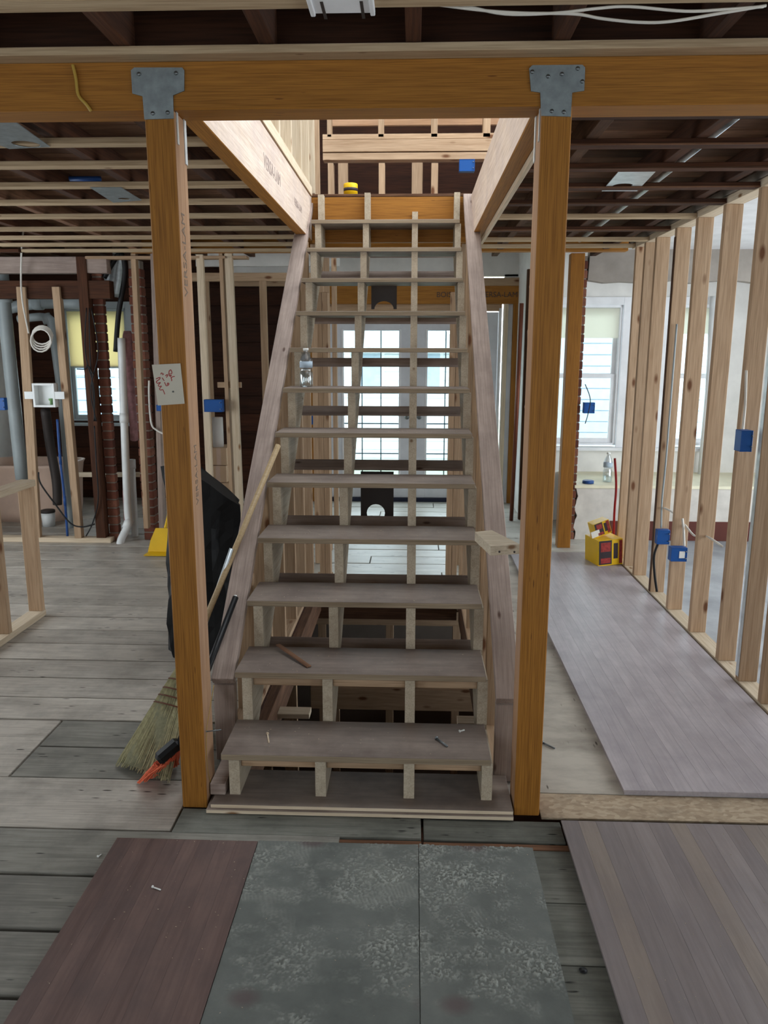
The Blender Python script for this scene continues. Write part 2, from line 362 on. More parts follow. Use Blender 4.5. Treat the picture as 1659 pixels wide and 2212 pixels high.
# basement seen through the stairwell
bs = root('wall_basement', 'dark basement walls seen down through the open stairwell', 'wall', (0, 1.5, -2.3), kind='structure')
boxes('basement_shell', [((-1.6, -.6, -2.4), (2, 4.6, -2.3)), ((-1.6, -.6, -2.3), (-1.5, 4.6, -.3)), ((1.9, -.6, -2.3), (2, 4.6, -1.0)), ((1.9, -.6, -1.0), (2, 1.8, -.3)), ((1.9, 4.4, -1.0), (2, 4.6, -.3)), ((-1.5, 4.5, -2.3), (1.9, 4.6, -.3)), ((-1.5, -.6, -2.3), (1.9, -.5, -.3)),  # gap in the right-hand wall added to let daylight into the basement
      ((-1.6, -.6, -.3), (SX0-.06, 4.6, -.07)), ((SX1+.06, -.6, -.3), (2, 4.6, -.07)), ((SX0-.06, -.6, -.3), (SX1+.06, SY0-.04, -.07)), ((SX0-.06, SY1+.06, -.16), (SX1+.06, 4.6, -.07))], 'basement_dark', bs)
box('rim_board', (SX0-.05, SY0, -.3), (SX0-.012, SY1, -.025), 'old_board', bs); box('rim_board', (SX1+.012, SY0, -.3), (SX1+.05, SY1, -.025), 'old_board', bs)
box('header_board', (SX0, SY1+.012, -.3), (SX1, SY1+.05, -.025), 'old_board', bs)
for z0, z1, y in ((-.46, -.345, 3.2), (-1.02, -.85, 2.9)):
    box('cross_board', (-.62, y, z0), (.6, y+.04, z1), 'lumber', bs)
for i, x in enumerate((-.6, -.5, -.07, .45)): box('stud', (x, 3.245, -2.3), (x+.06, 3.285, -.3), 'lumber', bs)
for x in (-.9, -.72): box('stud', (x, 2.3, -2.3), (x+.09, 2.34, -.3), 'lumber', bs)
box('floor_edge', (SX0-.005, SY0+.02, -.2), (SX0+.045, SY1-.1, -.03), 'old_board', bs)
box('nailer', (SX0+.03, .98, -.14), (SX0+.2, 1.06, -.115), 'lumber_pale', bs); box('nailer', (SX0+.03, 1.95, -.16), (SX0+.17, 2.03, -.135), 'lumber_pale', bs)
box('nailer', (SX1-.1, .95, -.16), (SX1, 1.03, -.13), 'lumber_pale', bs)

# ceiling
ce = root('ceiling', 'open ceiling with dark old joists, subfloor boards and pale strapping', 'ceiling', (0, 0, 2.36), kind='structure')
JZ = 2.47
def old_tone(): return random.choice(('old_joist', 'old_joist', 'old_board'))
for y0, y1, z in ((.02, 4.2, JZ), (-4.5, 0, 2.66)):
    y = y0
    while y < y1-.03:
        e = min(y+random.choice((.12, .14, .16)), y1)
        for x0, x1 in ((-4.3, -.645), (.57, 4.1)) if 0 < y < 3.06 else ((-4.3, 4.1),):
            box('subfloor_board', (x0, y+.002, z), (x1, e-.002, z+.025), 'old_board', ce, .001, 0)
        y = e
JB = 2.378
for i in range(-11, 12):
    x = -.02+.4*i
    if x < -.7 or .62 < x < 1.82:
        box('joist', (x-.024, .12, JB), (x+.024, 4.2, JZ), random.choice(('old_joist', 'old_joist', 'old_board')), ce)
ys = [.205, .583, .931, 1.332, 1.742, 2.162, 2.62, 2.99, 3.34, 3.68]
for i, y in enumerate(ys):
    xs = (-4.3, -1.75, -2.0, -4.3, -4.3, -3.3, -3.2, -3.0, -2.9, -2.9)[i]
    box('strapping', (xs, y-.03, 2.356), (-.645, y+.03, JB), 'strap', ce)
    if xs > -4: box('strapping', (-4.3, y-.03, 2.356), (xs-.02, y+.03, JB), 'old_joist', ce)
for i, y in enumerate((.28, .66, 1.034, 1.42, 1.814, 2.237, 2.699, 3.151, 3.484)):
    box('strapping', (.57, y-.03, 2.354), (1.72, y+.03, JB), 'strap' if i in (5, 7, 8) else 'old_joist', ce)
    if i not in (5, 7, 8):
        box('plaster_line', (.57, y-.034, 2.354), (1.72, y-.03, 2.36), 'old_board', ce, 0)
# front bay ceiling: joists run towards the camera, strapping across
for i in range(-10, 11):
    x = .12+.42*i; box('joist', (x-.022, -4.5, 2.465), (x+.022, -.0, 2.66), 'old_joist', ce)
for y in (-.03, -.375, -.78, -1.18, -1.6, -2.0, -2.4, -2.8, -3.2, -3.6, -4.0):
    box('strapping', (-4.3, y-.032, 2.441), (4.1, y+.032, 2.463), 'strap', ce)
# ceiling of the right room and of the rear room
box('drywall_panel', (1.83, -.2, 2.43), (4.1, 4.25, 2.45), 'ceiling_white', ce, 0)
box('drywall_panel', (-1.9, 4.2, 2.62), (4.1, 6.1, 2.64), 'ceiling_white', ce, 0)
box('subfloor_panel', (-4.3, 4.2, 2.58), (-1.9, 6.1, 2.6), 'old_joist', ce, 0)

# outer walls (windows out of view let the daylight in)
st(boxes('wall_left', [((-4.4, -4.6, 0), (-4.3, 6.1, .35)), ((-4.4, -4.6, 2.3), (-4.3, 6.1, 2.68)), ((-4.4, -4.6, .35), (-4.3, -3.4, 2.3)), ((-4.4, -2.2, .35), (-4.3, .6, 2.3)), ((-4.4, 3.0, .35), (-4.3, 6.1, 2.3))], 'drywall'), 'outer wall of the room on the left, out of view, with wide window openings', 'wall')
st(boxes('wall_right', [((4.1, -4.6, 0), (4.2, 6.1, .2)), ((4.1, -4.6, 2.38), (4.2, 6.1, 2.68)), ((4.1, -4.6, .2), (4.2, -3.0, 2.38)), ((4.1, -1.8, .2), (4.2, -.1, 2.38)), ((4.1, 3.5, .2), (4.2, 6.1, 2.38))], 'plaster'), 'white plastered outer wall of the room on the right', 'wall')
st(boxes('wall_front', [((-4.4, -4.6, 0), (4.2, -4.5, .8)), ((-4.4, -4.6, 2.1), (4.2, -4.5, 2.68)), ((-4.4, -4.6, .8), (-2.0, -4.5, 2.1)), ((-.9, -4.6, .8), (1.3, -4.5, 2.1)), ((2.4, -4.6, .8), (4.2, -4.5, 2.1))], 'plaster'), 'plaster wall behind the viewer with two windows', 'wall')
# upper storey outer walls, unseen; roof hole and side openings added for daylight
st(boxes('wall_upper', [((-4.4, -4.6, 2.68), (4.2, -4.5, 5.1)), ((-4.4, 6.0, 2.68), (4.2, 6.1, 5.1)),
    ((-4.4, -4.5, 2.68), (-4.3, 6, 3.0)), ((-4.4, -4.5, 4.8), (-4.3, 6, 5.1)), ((4.1, -4.5, 2.68), (4.2, 6, 3.0)), ((4.1, -4.5, 4.8), (4.2, 6, 5.1)),
    ((-4.4, -4.6, 5.1), (4.2, .4, 5.2)), ((-4.4, 3.4, 5.1), (4.2, 6.1, 5.2)), ((-4.4, .4, 5.1), (-3.4, 3.4, 5.2)), ((3.4, .4, 5.1), (4.2, 3.4, 5.2)), ((-4.4, 3.9, 3.0), (-4.3, 6, 4.8)), ((4.1, 3.9, 3.0), (4.2, 6, 4.8))], 'plaster'), 'unseen outer walls and roof of the upper storey, openings added for daylight', 'wall')
portal((-1.45, -4.56, 1.45), (H, 0, 0), 1.1, 1.3); portal((1.85, -4.56, 1.45), (H, 0, 0), 1.1, 1.3)
portal((-4.36, 1.8, 1.33), (0, -H, 0), 1.95, 2.4); portal((-4.36, -2.8, 1.33), (0, -H, 0), 1.95, 1.2)
portal((4.16, 1.7, 1.29), (0, H, 0), 2.18, 3.6); portal((4.16, -2.4, 1.33), (0, H, 0), 1.95, 1.2)
portal((-4.36, -.3, 3.9), (0, -H, 0), 1.8, 8.4); portal((4.16, -.3, 3.9), (0, H, 0), 1.8, 8.4); portal((0, 1.9, 5.16), (0, 0, 0), 6.8, 3.0)
portal((.12, 5.97, 1.02), (-H, 0, 0), 1.7, 1.7); portal((1.7, 5.1, 1.4), (-H, 0, 0), .7, 1.3); portal((2.72, 5.1, 1.4), (-H, 0, 0), .5, 1.3)

# ------------------------------------------------------------------ posts, beams
def tplate(pts, parent, bolts):
    P = [at(x, y, Y=-.004) for x, y in pts]
    o = prism('connector_plate', [(p.x-P[0].x, p.z-P[0].z) for p in P], .004, 'galv', parent, frame((P[0].x, -.001, P[0].z), (1, 0, 0), (0, 0, 1)))
    tag(o, 'galvanised T-shaped connector plate')
    for x, y in bolts:
        p = at(x, y, Y=-.006); lathe('bolt', [(.006, 0), (.006, .002), (.003, .004)], (p.x, -.0055, p.z), 'bolt', o, 8, M.Rotation(H, 4, 'X'))
    return o
pl = box2('support_post', (-.683, 0, .0), (-.594, .118, 2.31), 'lvl', 'lvl_face', 0)
tag(pl, 'orange laminated timber post left of the stairs, with the white note', 'post')
pr = box2('support_post', (.498, 0, .0), (.587, .118, 2.31), 'lvl', 'lvl_face', 0)
tag(pr, 'orange laminated timber post right of the stairs', 'post')
tplate([(283, 152), (290, 146), (394, 146), (398, 152), (398, 196), (374, 206), (375, 256), (312, 258), (308, 208), (286, 202)], pl, [(300, 160), (380, 158), (330, 245), (362, 243)])
tplate([(1143, 148), (1150, 141), (1258, 140), (1264, 146), (1262, 196), (1236, 200), (1233, 252), (1169, 250), (1167, 200), (1147, 197)], pr, [(1150, 155), (1248, 148), (1214, 160), (1184, 165), (1258, 176), (1192, 240), (1218, 242)])
for side, p in ((-.594, pl), (.498, pr)):
    s = 1 if side < 0 else -1
    q = box('angle_clip', (side, .02, 2.22), (side+s*.003, .035, 2.31), 'galv_light', p, 0); box('angle_clip', (side, .095, 2.18), (side+s*.003, .118, 2.31), 'galv_light', p, 0)
for z, s in ((1.9, .05), (1.2, .04)):
    lettering('stamp', 'VERSA-LAM', s, frame((-.5936, .045 if s > .045 else .06, z), (0, 0, 1), (0, -1, 0)) , 'stamp', pl)
box('rim_board', (-4.3, 0, 2.444), (4.1, .04, 2.66), 'old_joist', ce)
mb = box2('main_beam', (-4.3, .0, 2.31), (4.1, .118, 2.443), 'lvl', 'lvl', 1)
tag(mb, 'long orange laminated beam spanning the room across both posts', 'beam')
for name, x0, x1, lab in (('stair_beam', -.64, -.572, 'pale laminated beam along the left side of the stair opening'), ('stair_beam', .498, .566, 'pale laminated beam along the right side of the stair opening')):
    o = box2(name, (x0, .118, 2.345), (x1, 3.03, 2.625), 'lvl', 'lvl_pale', 0); tag(o, lab, 'beam')
    if x0 < 0:
        box('edge_board', (x0-.02, .118, 2.632), (x1+.006, 3.03, 2.69), 'lumber_pale', o)
        lettering('stamp', 'VERSA-LAM', .09, frame((x1+.0008, 1.55, 2.47), (0, 1, 0), (0, 0, 1)) @ M.Identity(4), 'stamp_faint', o)
        lettering('stamp', 'VERSA-LAM', .06, frame((x1+.0008, 2.4, 2.46), (0, 1, 0), (0, 0, 1)) @ M.Identity(4), 'stamp_faint', o)
    else: box('ledger', (x1, .13, 2.32), (x1+.02, 3.03, 2.40), 'lumber_pale', o)
hb = box2('stair_header', (-.572, 3.03, 2.335), (.498, 3.075, 2.625), 'lvl', 'lvl', 1); tag(hb, 'orange laminated header board at the head of the stairs', 'beam')
box('subfloor_edge', (-.572, 3.03, 2.627), (.498, 3.3, 2.645), 'old_board', hb)
fb = box2('rear_beam', (-2.1, 3.76, 2.365), (1.75, 3.85, 2.55), 'lvl', 'lvl', 1); tag(fb, 'orange laminated beam in the ceiling beyond the stairs', 'beam')

# ------------------------------------------------------------------ staircase
RISE, RUN, TY, TX0, TX1 = .2033, .2496, .0172, -.5424, .4138
sc = root('staircase', 'rough plywood staircase with open risers rising between the two posts', 'staircase', (-.06, .05, 0))
TH = .024
def stringer(x0, tall):
    P = []; y = TY+.02
    P.append((y, .034))
    for i in range(1, 13):
        P.append((y+(i-1)*RUN, i*RISE-TH)); P.append((y+i*RUN if i < 12 else 2.965, i*RISE-TH))
    P += [(2.965, tall), (3.028, tall), (3.028, 2.30), (.262, .034)]
    prism('stringer', P, .038, 'lumber_stair', sc, M(((0, 0, 1, x0), (1, 0, 0, 0), (0, 1, 0, 0), (0, 0, 0, 1))))
for x0, tl in ((-.52, 2.63), (-.209, 2.64), (.108, 2.52), (.385, 2.64)): stringer(x0, tl)
for i in range(1, 13):
    y = TY+(i-1)*RUN
    o = box2('tread', (TX0, y, i*RISE-TH), (TX1, y+.266, i*RISE), 'ply_tread', 'ply_edge', 1, sc, .0015)
    if i < 3: 
        for a, c in ((-.482, -.209), (-.171, .108), (.146, .385)): box('cleat', (a, y+.05, i*RISE-TH-.05), (c, y+.085, i*RISE-TH), 'lumber', sc)
# strapping nailed across the underside of the stringers
for py in (549, 594, 691, 783, 888, 1005, 1128, 1255, 1395):
    s_, c_ = .8132, -.205
    v = FW*CAMP['f'] + R2*(880-829.5) + U2*(1106-py); t_ = (s_*CC.y+c_-CC.z)/(v.z-s_*v.y); p = CC+v*t_
    d = V((0, 1, s_)).normalized()*.028
    bar('strapping', (-.545, p.y, p.z), (.425, p.y, p.z), .062, .019, 'lumber_dirty', sc, up=(0, -s_, 1))
# plywood base under the stringers
box2('base_plate', (-.588, -.04, .0055), (.492, .2, .02), 'ply_tread', 'lumber_pale', 1, sc, .001); box2('base_plate', (-.575, -.028, .02), (.492, .21, .034), 'ply_tread', 'lumber_pale', 1, sc, .001)
lf = box('lumber_offcut', (-.59, .03, .035), (-.535, .26, .078), 'lumber_dirty', None, .002, 0); tag(lf, 'short lumber block on the stair base beside the left post', 'lumber')

# knee walls beside the stairs
def knee(name, label, x0, x1, y0, z0, slope, ytop, mat='lumber_dirty'):
    r = root(name, label, 'wall', ((x0+x1)/2, y0, 0), kind='structure')
    zz = lambda y: z0+slope*(y-y0)
    n = V((0, -slope, 1)).normalized()*.019; a = V(((x0+x1)/2, y0, zz(y0)))-n; c = V(((x0+x1)/2, ytop, zz(ytop)))-n
    bar('top_plate', a, c, x1-x0, .038, mat, r, up=(0, -slope, 1))
    y = y0+.02; first = True
    while y < 2.85:
        box('stud', (x0+.002, y, .0), (x1-.002, y+.038, zz(y)-.05), mat if first else 'lumber', r); first = False
        y += .4
    box('bottom_plate', (x0, y0+.06, .0), (x1, 2.86, .03), 'lumber', r)
    return r
kl = knee('wall_knee_left', 'low framed wall with a sloping top plate along the left of the stairs', -.648, -.56, .316, .355, .826, 3.02)
kr = knee('wall_knee_right', 'low framed wall with a sloping top plate along the right of the stairs', .447, .536, .2, .348, .8132, 3.02)
bk = root('wall_stair_rear', 'doubled studs standing under the head of the stairs', 'wall', (0, 2.9, 0), kind='structure')
for a, c in ((-.535, -.497), (-.495, -.457), (.372, .41), (.412, .45)): box('stud', (a, 2.9, 0), (c, 2.989, 2.0), 'lumber', bk)
box('sill', (-.56, 2.9, .0), (-.45, 3.0, .02), 'lumber', bk)
for y in (3.3, 3.7): box('stud', (-.62, y, 0), (-.53, y+.038, 2.36), 'lumber', bk); 
for y in (3.3, 3.7): box('stud', (.46, y, 0), (.55, y+.038, 2.36), 'lumber', bk)

# stair clutter: temporary bracket by the right post
br = root('rail_bracket', 'short lumber bracket nailed to the right post as a rail stub', 'bracket', (.47, .25, .87))
Q = [at(x, y, Z=.905) for x, y in ((1060, 1180), (1124, 1176), (1062, 1145), (1026, 1149))]
prism('rail_block', [(p.x-Q[0].x, p.y-Q[0].y) for p in Q], .036, 'lumber_stair', br, M.Translation((Q[0].x, Q[0].y, .869)))
for x_ in (1078, 1110): p = at(x_, 1190, Z=.885); lathe('screw', [(.004, 0), (.004, .002)], (p.x, Q[0].y-.0015, p.z), 'dark_metal', br, 8, M.Rotation(H, 4, 'X'))

# ------------------------------------------------------------------ right stud wall
wr = root('wall_stud_right', 'new pale stud wall running back along the right side of the room', 'wall', (1.76, 1.5, 0), kind='structure')
box('bottom_plate', (1.722, -.3, 0), (1.811, 3.5, .038), 'lumber_pale', wr); box('top_plate', (1.722, -.3, 2.352), (1.811, 3.55, 2.39), 'lumber_pale', wr); box('top_plate', (1.715, -.3, 2.392), (1.82, 3.6, 2.43), 'plaster_grey', wr)
for i, y in enumerate((.05, .45, .86, 1.11, 1.37, 1.79, 2.19, 2.55, 2.95, 3.2, 3.43)):
    box('stud', (1.722, y, .038), (1.811, y+.038, 2.352), 'lumber', wr)
box('dark_edge', (1.7195, 2.552, .04), (1.7215, 2.586, 2.3), 'old_board', wr, 0)
box('metal_edge', (1.7195, 1.115, .06), (1.7215, 1.145, 2.3), 'galv_light', wr, 0)

# far right: plastered low wall, ledge, bay with windows
fr = root('wall_bay', 'low white plaster wall with a ledge under the bay windows on the right', 'wall', (2.6, 4.25, 0), kind='structure')
pts = [(1.56, 0), (4.1, 0), (4.1, .455), (1.545, .455)]
rough = [(1.545+random.uniform(-.012, .022), .455-.035*i) for i in range(1, 13)]
prism('low_wall', [(4.1, 0), (4.1, .455), (1.545, .455)]+rough+[(1.55, 0)], .1, 'plaster', fr, frame((0, 4.3, 0), (1, 0, 0), (0, 0, 1)))
box('ledge', (1.53, 4.19, .456), (4.1, 5.0, .482), 'cream', fr); box('baseboard_strip', (1.85, 4.185, 0), (4.1, 4.199, .17), 'base_red', fr)
prism('upper_wall', [(4.1, 2.43), (1.56, 2.43), (1.55, 2.19)]+[(1.55+.14*i, 2.17+random.uniform(-.02, .02)) for i in range(1, 18)]+[(4.1, 2.18)], .1, 'plaster_grey', fr, frame((0, 4.3, 0), (1, 0, 0), (0, 0, 1)))
boxes('bay_wall', [((1.2, 5.0, 0), (4.1, 5.1, .72)), ((1.2, 5.0, 2.1), (4.1, 5.1, 2.62)), ((2.12, 5.0, .72), (2.42, 5.1, 2.1)), ((3.02, 5.0, .72), (4.1, 5.1, 2.1)), ((1.2, 5.0, .72), (1.3, 5.1, 2.1)), ((1.2, 5.1, 0), (1.3, 6.1, 2.62))], 'drywall', fr)
for i, (x, z) in enumerate(((3.42, .86), (3.42, .66), (3.75, .86), (3.75, .66))): box('lath_slot', (x, 4.985, z), (x+.22, 4.999, z+.06), 'old_joist', fr, 0)
def window(name, label, x0, x1, z0, z1, Y, shade=None, mat='white_paint', zm=None, film='shade_white'):
    r = root(name, label, 'window', ((x0+x1)/2, Y, z0), kind='structure'); zm = zm or (z0+z1)/2
    c = .07
    for n, lo, hi in (('casing', (x0-c, Y-.02, z0-.02), (x0, Y, z1+c)), ('casing', (x1, Y-.02, z0-.02), (x1+c, Y, z1+c)), ('casing', (x0, Y-.02, z1), (x1, Y, z1+c)),
                      ('sill', (x0-c-.02, Y-.06, z0-.05), (x1+c+.02, Y, z0-.02)), ('jamb', (x0, Y, z0), (x0+.025, Y+.1, z1)), ('jamb', (x1-.025, Y, z0), (x1, Y+.1, z1)), ('jamb', (x0, Y, z1-.025), (x1, Y+.1, z1)), ('jamb', (x0, Y, z0), (x1, Y+.1, z0+.02))):
        box(n, lo, hi, mat, r)
    for k, (a, b_, y) in enumerate(((z0+.02, zm+.02, Y+.03), (zm-.02, z1-.025, Y+.06))):
        g = box('sash', (x0+.025, y, a), (x0+.065, y+.03, b_), mat, r); box('sash_rail', (x1-.065, y, a), (x1-.025, y+.03, b_), mat, g); box('sash_rail', (x0+.065, y, a), (x1-.065, y+.03, a+.045), mat, g); box('sash_rail', (x0+.065, y, b_-.04), (x1-.065, y+.03, b_), mat, g)
        box('pane', (x0+.06, y+.012, a+.04), (x1-.06, y+.016, b_-.035), 'glass', g, 0)
    if shade: box('roller_shade', (x0+.03, Y+.01, shade), (x1-.03, Y+.013, z1-.03), film, r, 0)
    return r
window('window_1', 'white sash window left of the stud wall with a short cream roller shade', 1.36, 2.06, .74, 2.04, 5.0, 1.74)
window('window_2', 'white sash window glimpsed between the studs on the right', 2.48, 2.96, .74, 2.04, 5.0, 1.78)

def pier(name, label, x0, x1, y0, y1, z0, z1):
    r = root(name, label, 'wall', ((x0+x1)/2, y0, z0), kind='structure')
    box('mortar_core', (x0+.006, y0+.006, z0), (x1-.006, y1-.006, z1), 'mortar', r, 0)
    z = z0; i = 0
    while z+.06 < z1:
        if x1-x0 > .16:
            cut = x0+(x1-x0)*(.34 if i % 2 else .66)
            for a, c in ((x0, cut-.005), (cut+.005, x1)): box('brick', (a, y0+random.uniform(-.003, .003), z), (c, y1, z+.062), 'brick', r, .003, 0)
        else: box('brick', (x0+random.uniform(-.004, .004), y0+random.uniform(-.003, .003), z), (x1, y1, z+.062), 'brick', r, .003, 0)
        z += .0735; i += 1
    return r
yp = box2('rear_post', (1.345, 3.88, 0), (1.452, 3.98, 2.365), 'lvl', 'lvl', 0); tag(yp, 'orange laminated post in front of the bay windows, beside the brick jamb', 'post')
pier('wall_brick_jamb', 'narrow dark red brick jamb between the orange post and the plaster wall', 1.47, 1.545, 4.2, 4.32, 0, 2.38)

# ------------------------------------------------------------------ rear wall with the french doors
rw = root('wall_rear', 'rear wall around the white french doors with new framing', 'wall', (0, 5.9, 0), kind='structure')
YD = 5.9
boxes('drywall', [((-1.9, YD+.02, 2.38), (1.2, YD+.1, 2.62)), ((1.06, YD+.02, 0), (1.3, YD+.1, 2.4))], 'drywall', rw)
tag(box2('door_header', (-.98, YD-.06, 2.10), (1.24, YD+.02, 2.28), 'lvl', 'lvl', 1, rw), 'orange laminated header over the doors')
hd = rw.children[-1]
lettering('stamp', 'BOISE', .075, frame((.45, YD-.0612, 2.19), (1, 0, 0), (0, 0, 1)), 'ink_dark', hd); lettering('stamp', 'VERSA-LAM', .075, frame((1.0, YD-.0612, 2.19), (1, 0, 0), (0, 0, 1)), 'ink_dark', hd)
box('top_plate', (-1.9, YD-.06, 2.28), (1.3, YD+.02, 2.36), 'lumber', rw)
for x0, x1, m_ in ((-.98, -.90, 'lvl'), (-.895, -.855, 'lumber'), (-.85, -.81, 'lumber'), (1.06, 1.1, 'lumber_pale'), (1.15, 1.24, 'lvl')): box('stud', (x0, YD-.06, 0), (x1, YD+.02, 2.10), m_, rw)
box('door_trim', (-.79, YD-.01, 2.03), (1.04, YD+.06, 2.1), 'lumber', rw)
def door(name, label, x0, x1, hx):
    r = root(name, label, 'door', ((x0+x1)/2, YD, 0), kind='structure'); z1 = 2.02; gx0, gx1, gz0, gz1 = x0+.135, x1-.135, .2, 1.83
    for lo, hi in (((x0, YD, .045), (gx0, YD+.045, z1)), ((gx1, YD, .045), (x1, YD+.045, z1)), ((gx0, YD, gz1), (gx1, YD+.045, z1)), ((gx0, YD, .045), (gx1, YD+.045, gz0))): box('door_leaf', lo, hi, 'door_white', r)
    box('bead', (gx0-.012, YD-.006, gz0-.012), (gx0+.012, YD, gz1+.012), 'white_paint', r); box('bead', (gx1-.012, YD-.006, gz0-.012), (gx1+.012, YD, gz1+.012), 'white_paint', r)
    for i in range(3):
        for j in range(5):
            w_ = (gx1-gx0)/3; h_ = (gz1-gz0)/5; box('pane', (gx0+i*w_, YD+.02, gz0+j*h_), (gx0+(i+1)*w_, YD+.025, gz0+(j+1)*h_), 'glass', r, 0)
    for i in (1, 2): box('muntin', (gx0+(gx1-gx0)*i/3-.006, YD+.012, gz0), (gx0+(gx1-gx0)*i/3+.006, YD+.032, gz1), 'muntin', r)
    for j in range(1, 5): box('muntin', (gx0, YD+.012, gz0+(gz1-gz0)*j/5-.006), (gx1, YD+.032, gz0+(gz1-gz0)*j/5+.006), 'muntin', r)
    k_ = lathe('door_knob', [(.026, 0), (.026, .006), (.01, .01), (.01, .035), (.026, .045), (.027, .06), (.015, .07)], (hx, YD, .93), 'bolt', r, 14, M.Rotation(H, 4, 'X'))
    return r
door('door_1', 'white french door leaf with a grid of panes, seen through the stairs', -.765, .115, .06); door('door_2', 'right-hand white french door leaf with a knob, partly behind the stair stringer', .125, 1.005, .19)
th = box('trim_1', (-.79, YD-.03, 0.001), (1.04, YD+.12, .045), 'threshold'); st(th, 'dark threshold under the french doors', 'threshold')
for x0 in (-.8, 1.01): box('door_jamb', (x0, YD-.02, 0), (x0+.03, YD+.1, 2.06), 'white_paint', rw)
box('side_panel', (1.1, YD-.03, .0), (1.15, YD+.0, 2.1), 'door_white', rw)
# rough wall end by the doors
we = root('wall_end_rough', 'broken plaster wall end with lath showing behind the right stair post', 'wall', (1.2, 5.0, 0), kind='structure')
prism('plaster_edge', [(1.2, 0), (1.3, 0), (1.3, 2.36), (1.2, 2.36)]+[(1.2+random.uniform(-.018, .012), 2.3-.1*i) for i in range(23)], .06, 'plaster', we, frame((0, 5.0, 0), (1, 0, 0), (0, 0, 1)))
box('brown_edge', (1.165, 5.0, 0), (1.195, 5.05, 2.36), 'old_board', we)

# left rear: dark board wall with window
dl = root('wall_far_left', 'dark brown board wall at the far left of the gutted room', 'wall', (-2.6, 6, 0), kind='structure')
for i in range(14):
    z0 = .19*i; z1 = min(z0+.186, 2.6)
    for x0, x1 in ((-4.3, -3.71), (-2.89, -.98)) if .8 < z0+.1 < 2.1 else ((-4.3, -.98),): box('wall_board', (x0, 5.97+random.uniform(0, .006), z0), (x1, 6.0, z1), 'sheathing', dl)
boxes('backing', [((-4.3, 6.005, -.1), (-.9, 6.03, .05)), ((-4.3, 6.005, 0), (-3.68, 6.03, 2.62)), ((-2.92, 6.005, 0), (-.9, 6.03, 2.62)), ((-3.68, 6.005, 0), (-2.92, 6.03, .86)), ((-3.68, 6.005, 2.06), (-2.92, 6.03, 2.62))], 'sheathing', dl)  # unseen sheet added to stop daylight showing through the board gaps
window('window_3', 'sash window in the dark board wall, half hidden by pipes and cables', -3.64, -2.96, .86, 2.06, 5.96, 1.45, 'pvc_grey', 1.45, 'shade_film')
# exterior
yard = st(box('ground', (-14, 6.2, -1.2), (16, 30, -1.1), 'lawn', None, 0, 0), 'pale ground outside behind the house', 'ground')
def house(name, label, x0, x1, y0, z1, mat, roofm='shingle'):
    r = root(name, label, 'building', ((x0+x1)/2, y0, -1.1))
    box('wall', (x0, y0, -1.1), (x1, y0+4, z1), mat, r, 0)
    z = -1.0
    while z < z1: box('siding_board', (x0-.02, y0-.03, z), (x1+.02, y0, z+.2), mat, r, .006, 0); z += .215
    prism('roof', [(x0-.3, 0), (x1+.3, 0), ((x0+x1)/2, 1.8)], 4.6, roofm, r, frame((0, y0+4.3, z1), (1, 0, 0), (0, 0, 1)))
    for i in range(2):
        xx = x0+(x1-x0)*(.25+.4*i); f = box('window_frame', (xx, y0-.06, z1*.35), (xx+.9, y0-.03, z1*.35+1.3), 'white_paint', r); box('pane', (xx+.08, y0-.07, z1*.35+.08), (xx+.82, y0-.061, z1*.35+1.22), 'siding_blue', f)
    return r
house('neighbour_house', 'pale blue sided house outside the far left window', -9.5, -5.0, 12, 3.4, 'siding_blue')
house('neighbour_house', 'pale blue sided house outside the bay windows', 3.2, 9, 13, 2.6, 'siding_blue')
house('neighbour_house', 'white sided house outside the french doors', -2.4, 1.2, 17, 1.6, 'siding_white')

# ------------------------------------------------------------------ upper storey framing seen through the opening
uw = root('wall_upper_frame', 'new stud framing of the upper storey seen above the head of the stairs', 'wall', (0, 4, 2.6), kind='structure')
def ub(name, px0, px1, py0, py1, Y, d, mat):
    a, c = at(px0, py0, Y=Y), at(px1, py1, Y=Y); return box(name, (a.x, Y, c.z), (c.x, Y+d, a.z), mat, uw)
UY = 3.9
for a, c in ((705, 716), (817, 829), (933, 945), (1047, 1059), (1160, 1172)): ub('stud', a, c, 150, 296, UY, .089, 'lumber')
for a, c in ((708, 721), (818, 831), (932, 945), (1050, 1063)): ub('stud', a, c, 352, 455, UY, .089, 'lumber')
box('plate', (at(693, 0, Y=UY).x, UY, at(0, 307, Y=UY).z), (1.2, UY+.12, at(0, 296, Y=UY).z), 'lumber', uw)
box('header', (at(693, 0, Y=UY).x, UY-.005, at(0, 334, Y=UY).z), (1.2, UY+.1, at(0, 308, Y=UY).z), 'lumber', uw); box('plate', (at(693, 0, Y=UY).x, UY, at(0, 351, Y=UY).z), (1.2, UY+.1, at(0, 336, Y=UY).z), 'lumber', uw)
ub('stud', 663, 691, 60, 440, 3.55, .04, 'lumber'); ub('stud', 655, 672, 60, 440, 3.65, .04, 'lumber')
for a, c in ((730, 752), (890, 912)): ub('stud', a, c, 330, 450, 4.5, .04, 'lumber')
box('back_board', (-.6, 4.35, 3.42), (1.4, 4.38, 3.75), 'lvl_face', uw); box('back_board', (-1.5, 5.2, 2.6), (2, 5.23, 5), 'sheathing', uw)
box('back_board', (-1.6, 4.0, 2.6), (-1.5, 5.2, 5), 'sheathing', uw)
ul = root('wall_upper_left', 'row of upper storey studs standing above the left stair beam', 'wall', (-.62, 2.3, 2.69), kind='structure')
for y in (.6, 1.0, 1.4, 1.8, 2.2, 2.6, 2.95, 3.25): box('stud', (-.66, y, 2.69), (-.575, y+.038, 5.05), 'lumber_pale', ul)
box('back_panel', (-.80, .3, 2.69), (-.79, 3.5, 5.05), 'drywall', ul, 0)
box('deck', (-4.3, .12, 2.585), (-.645, 3.5, 2.6), 'old_board', ul, 0)
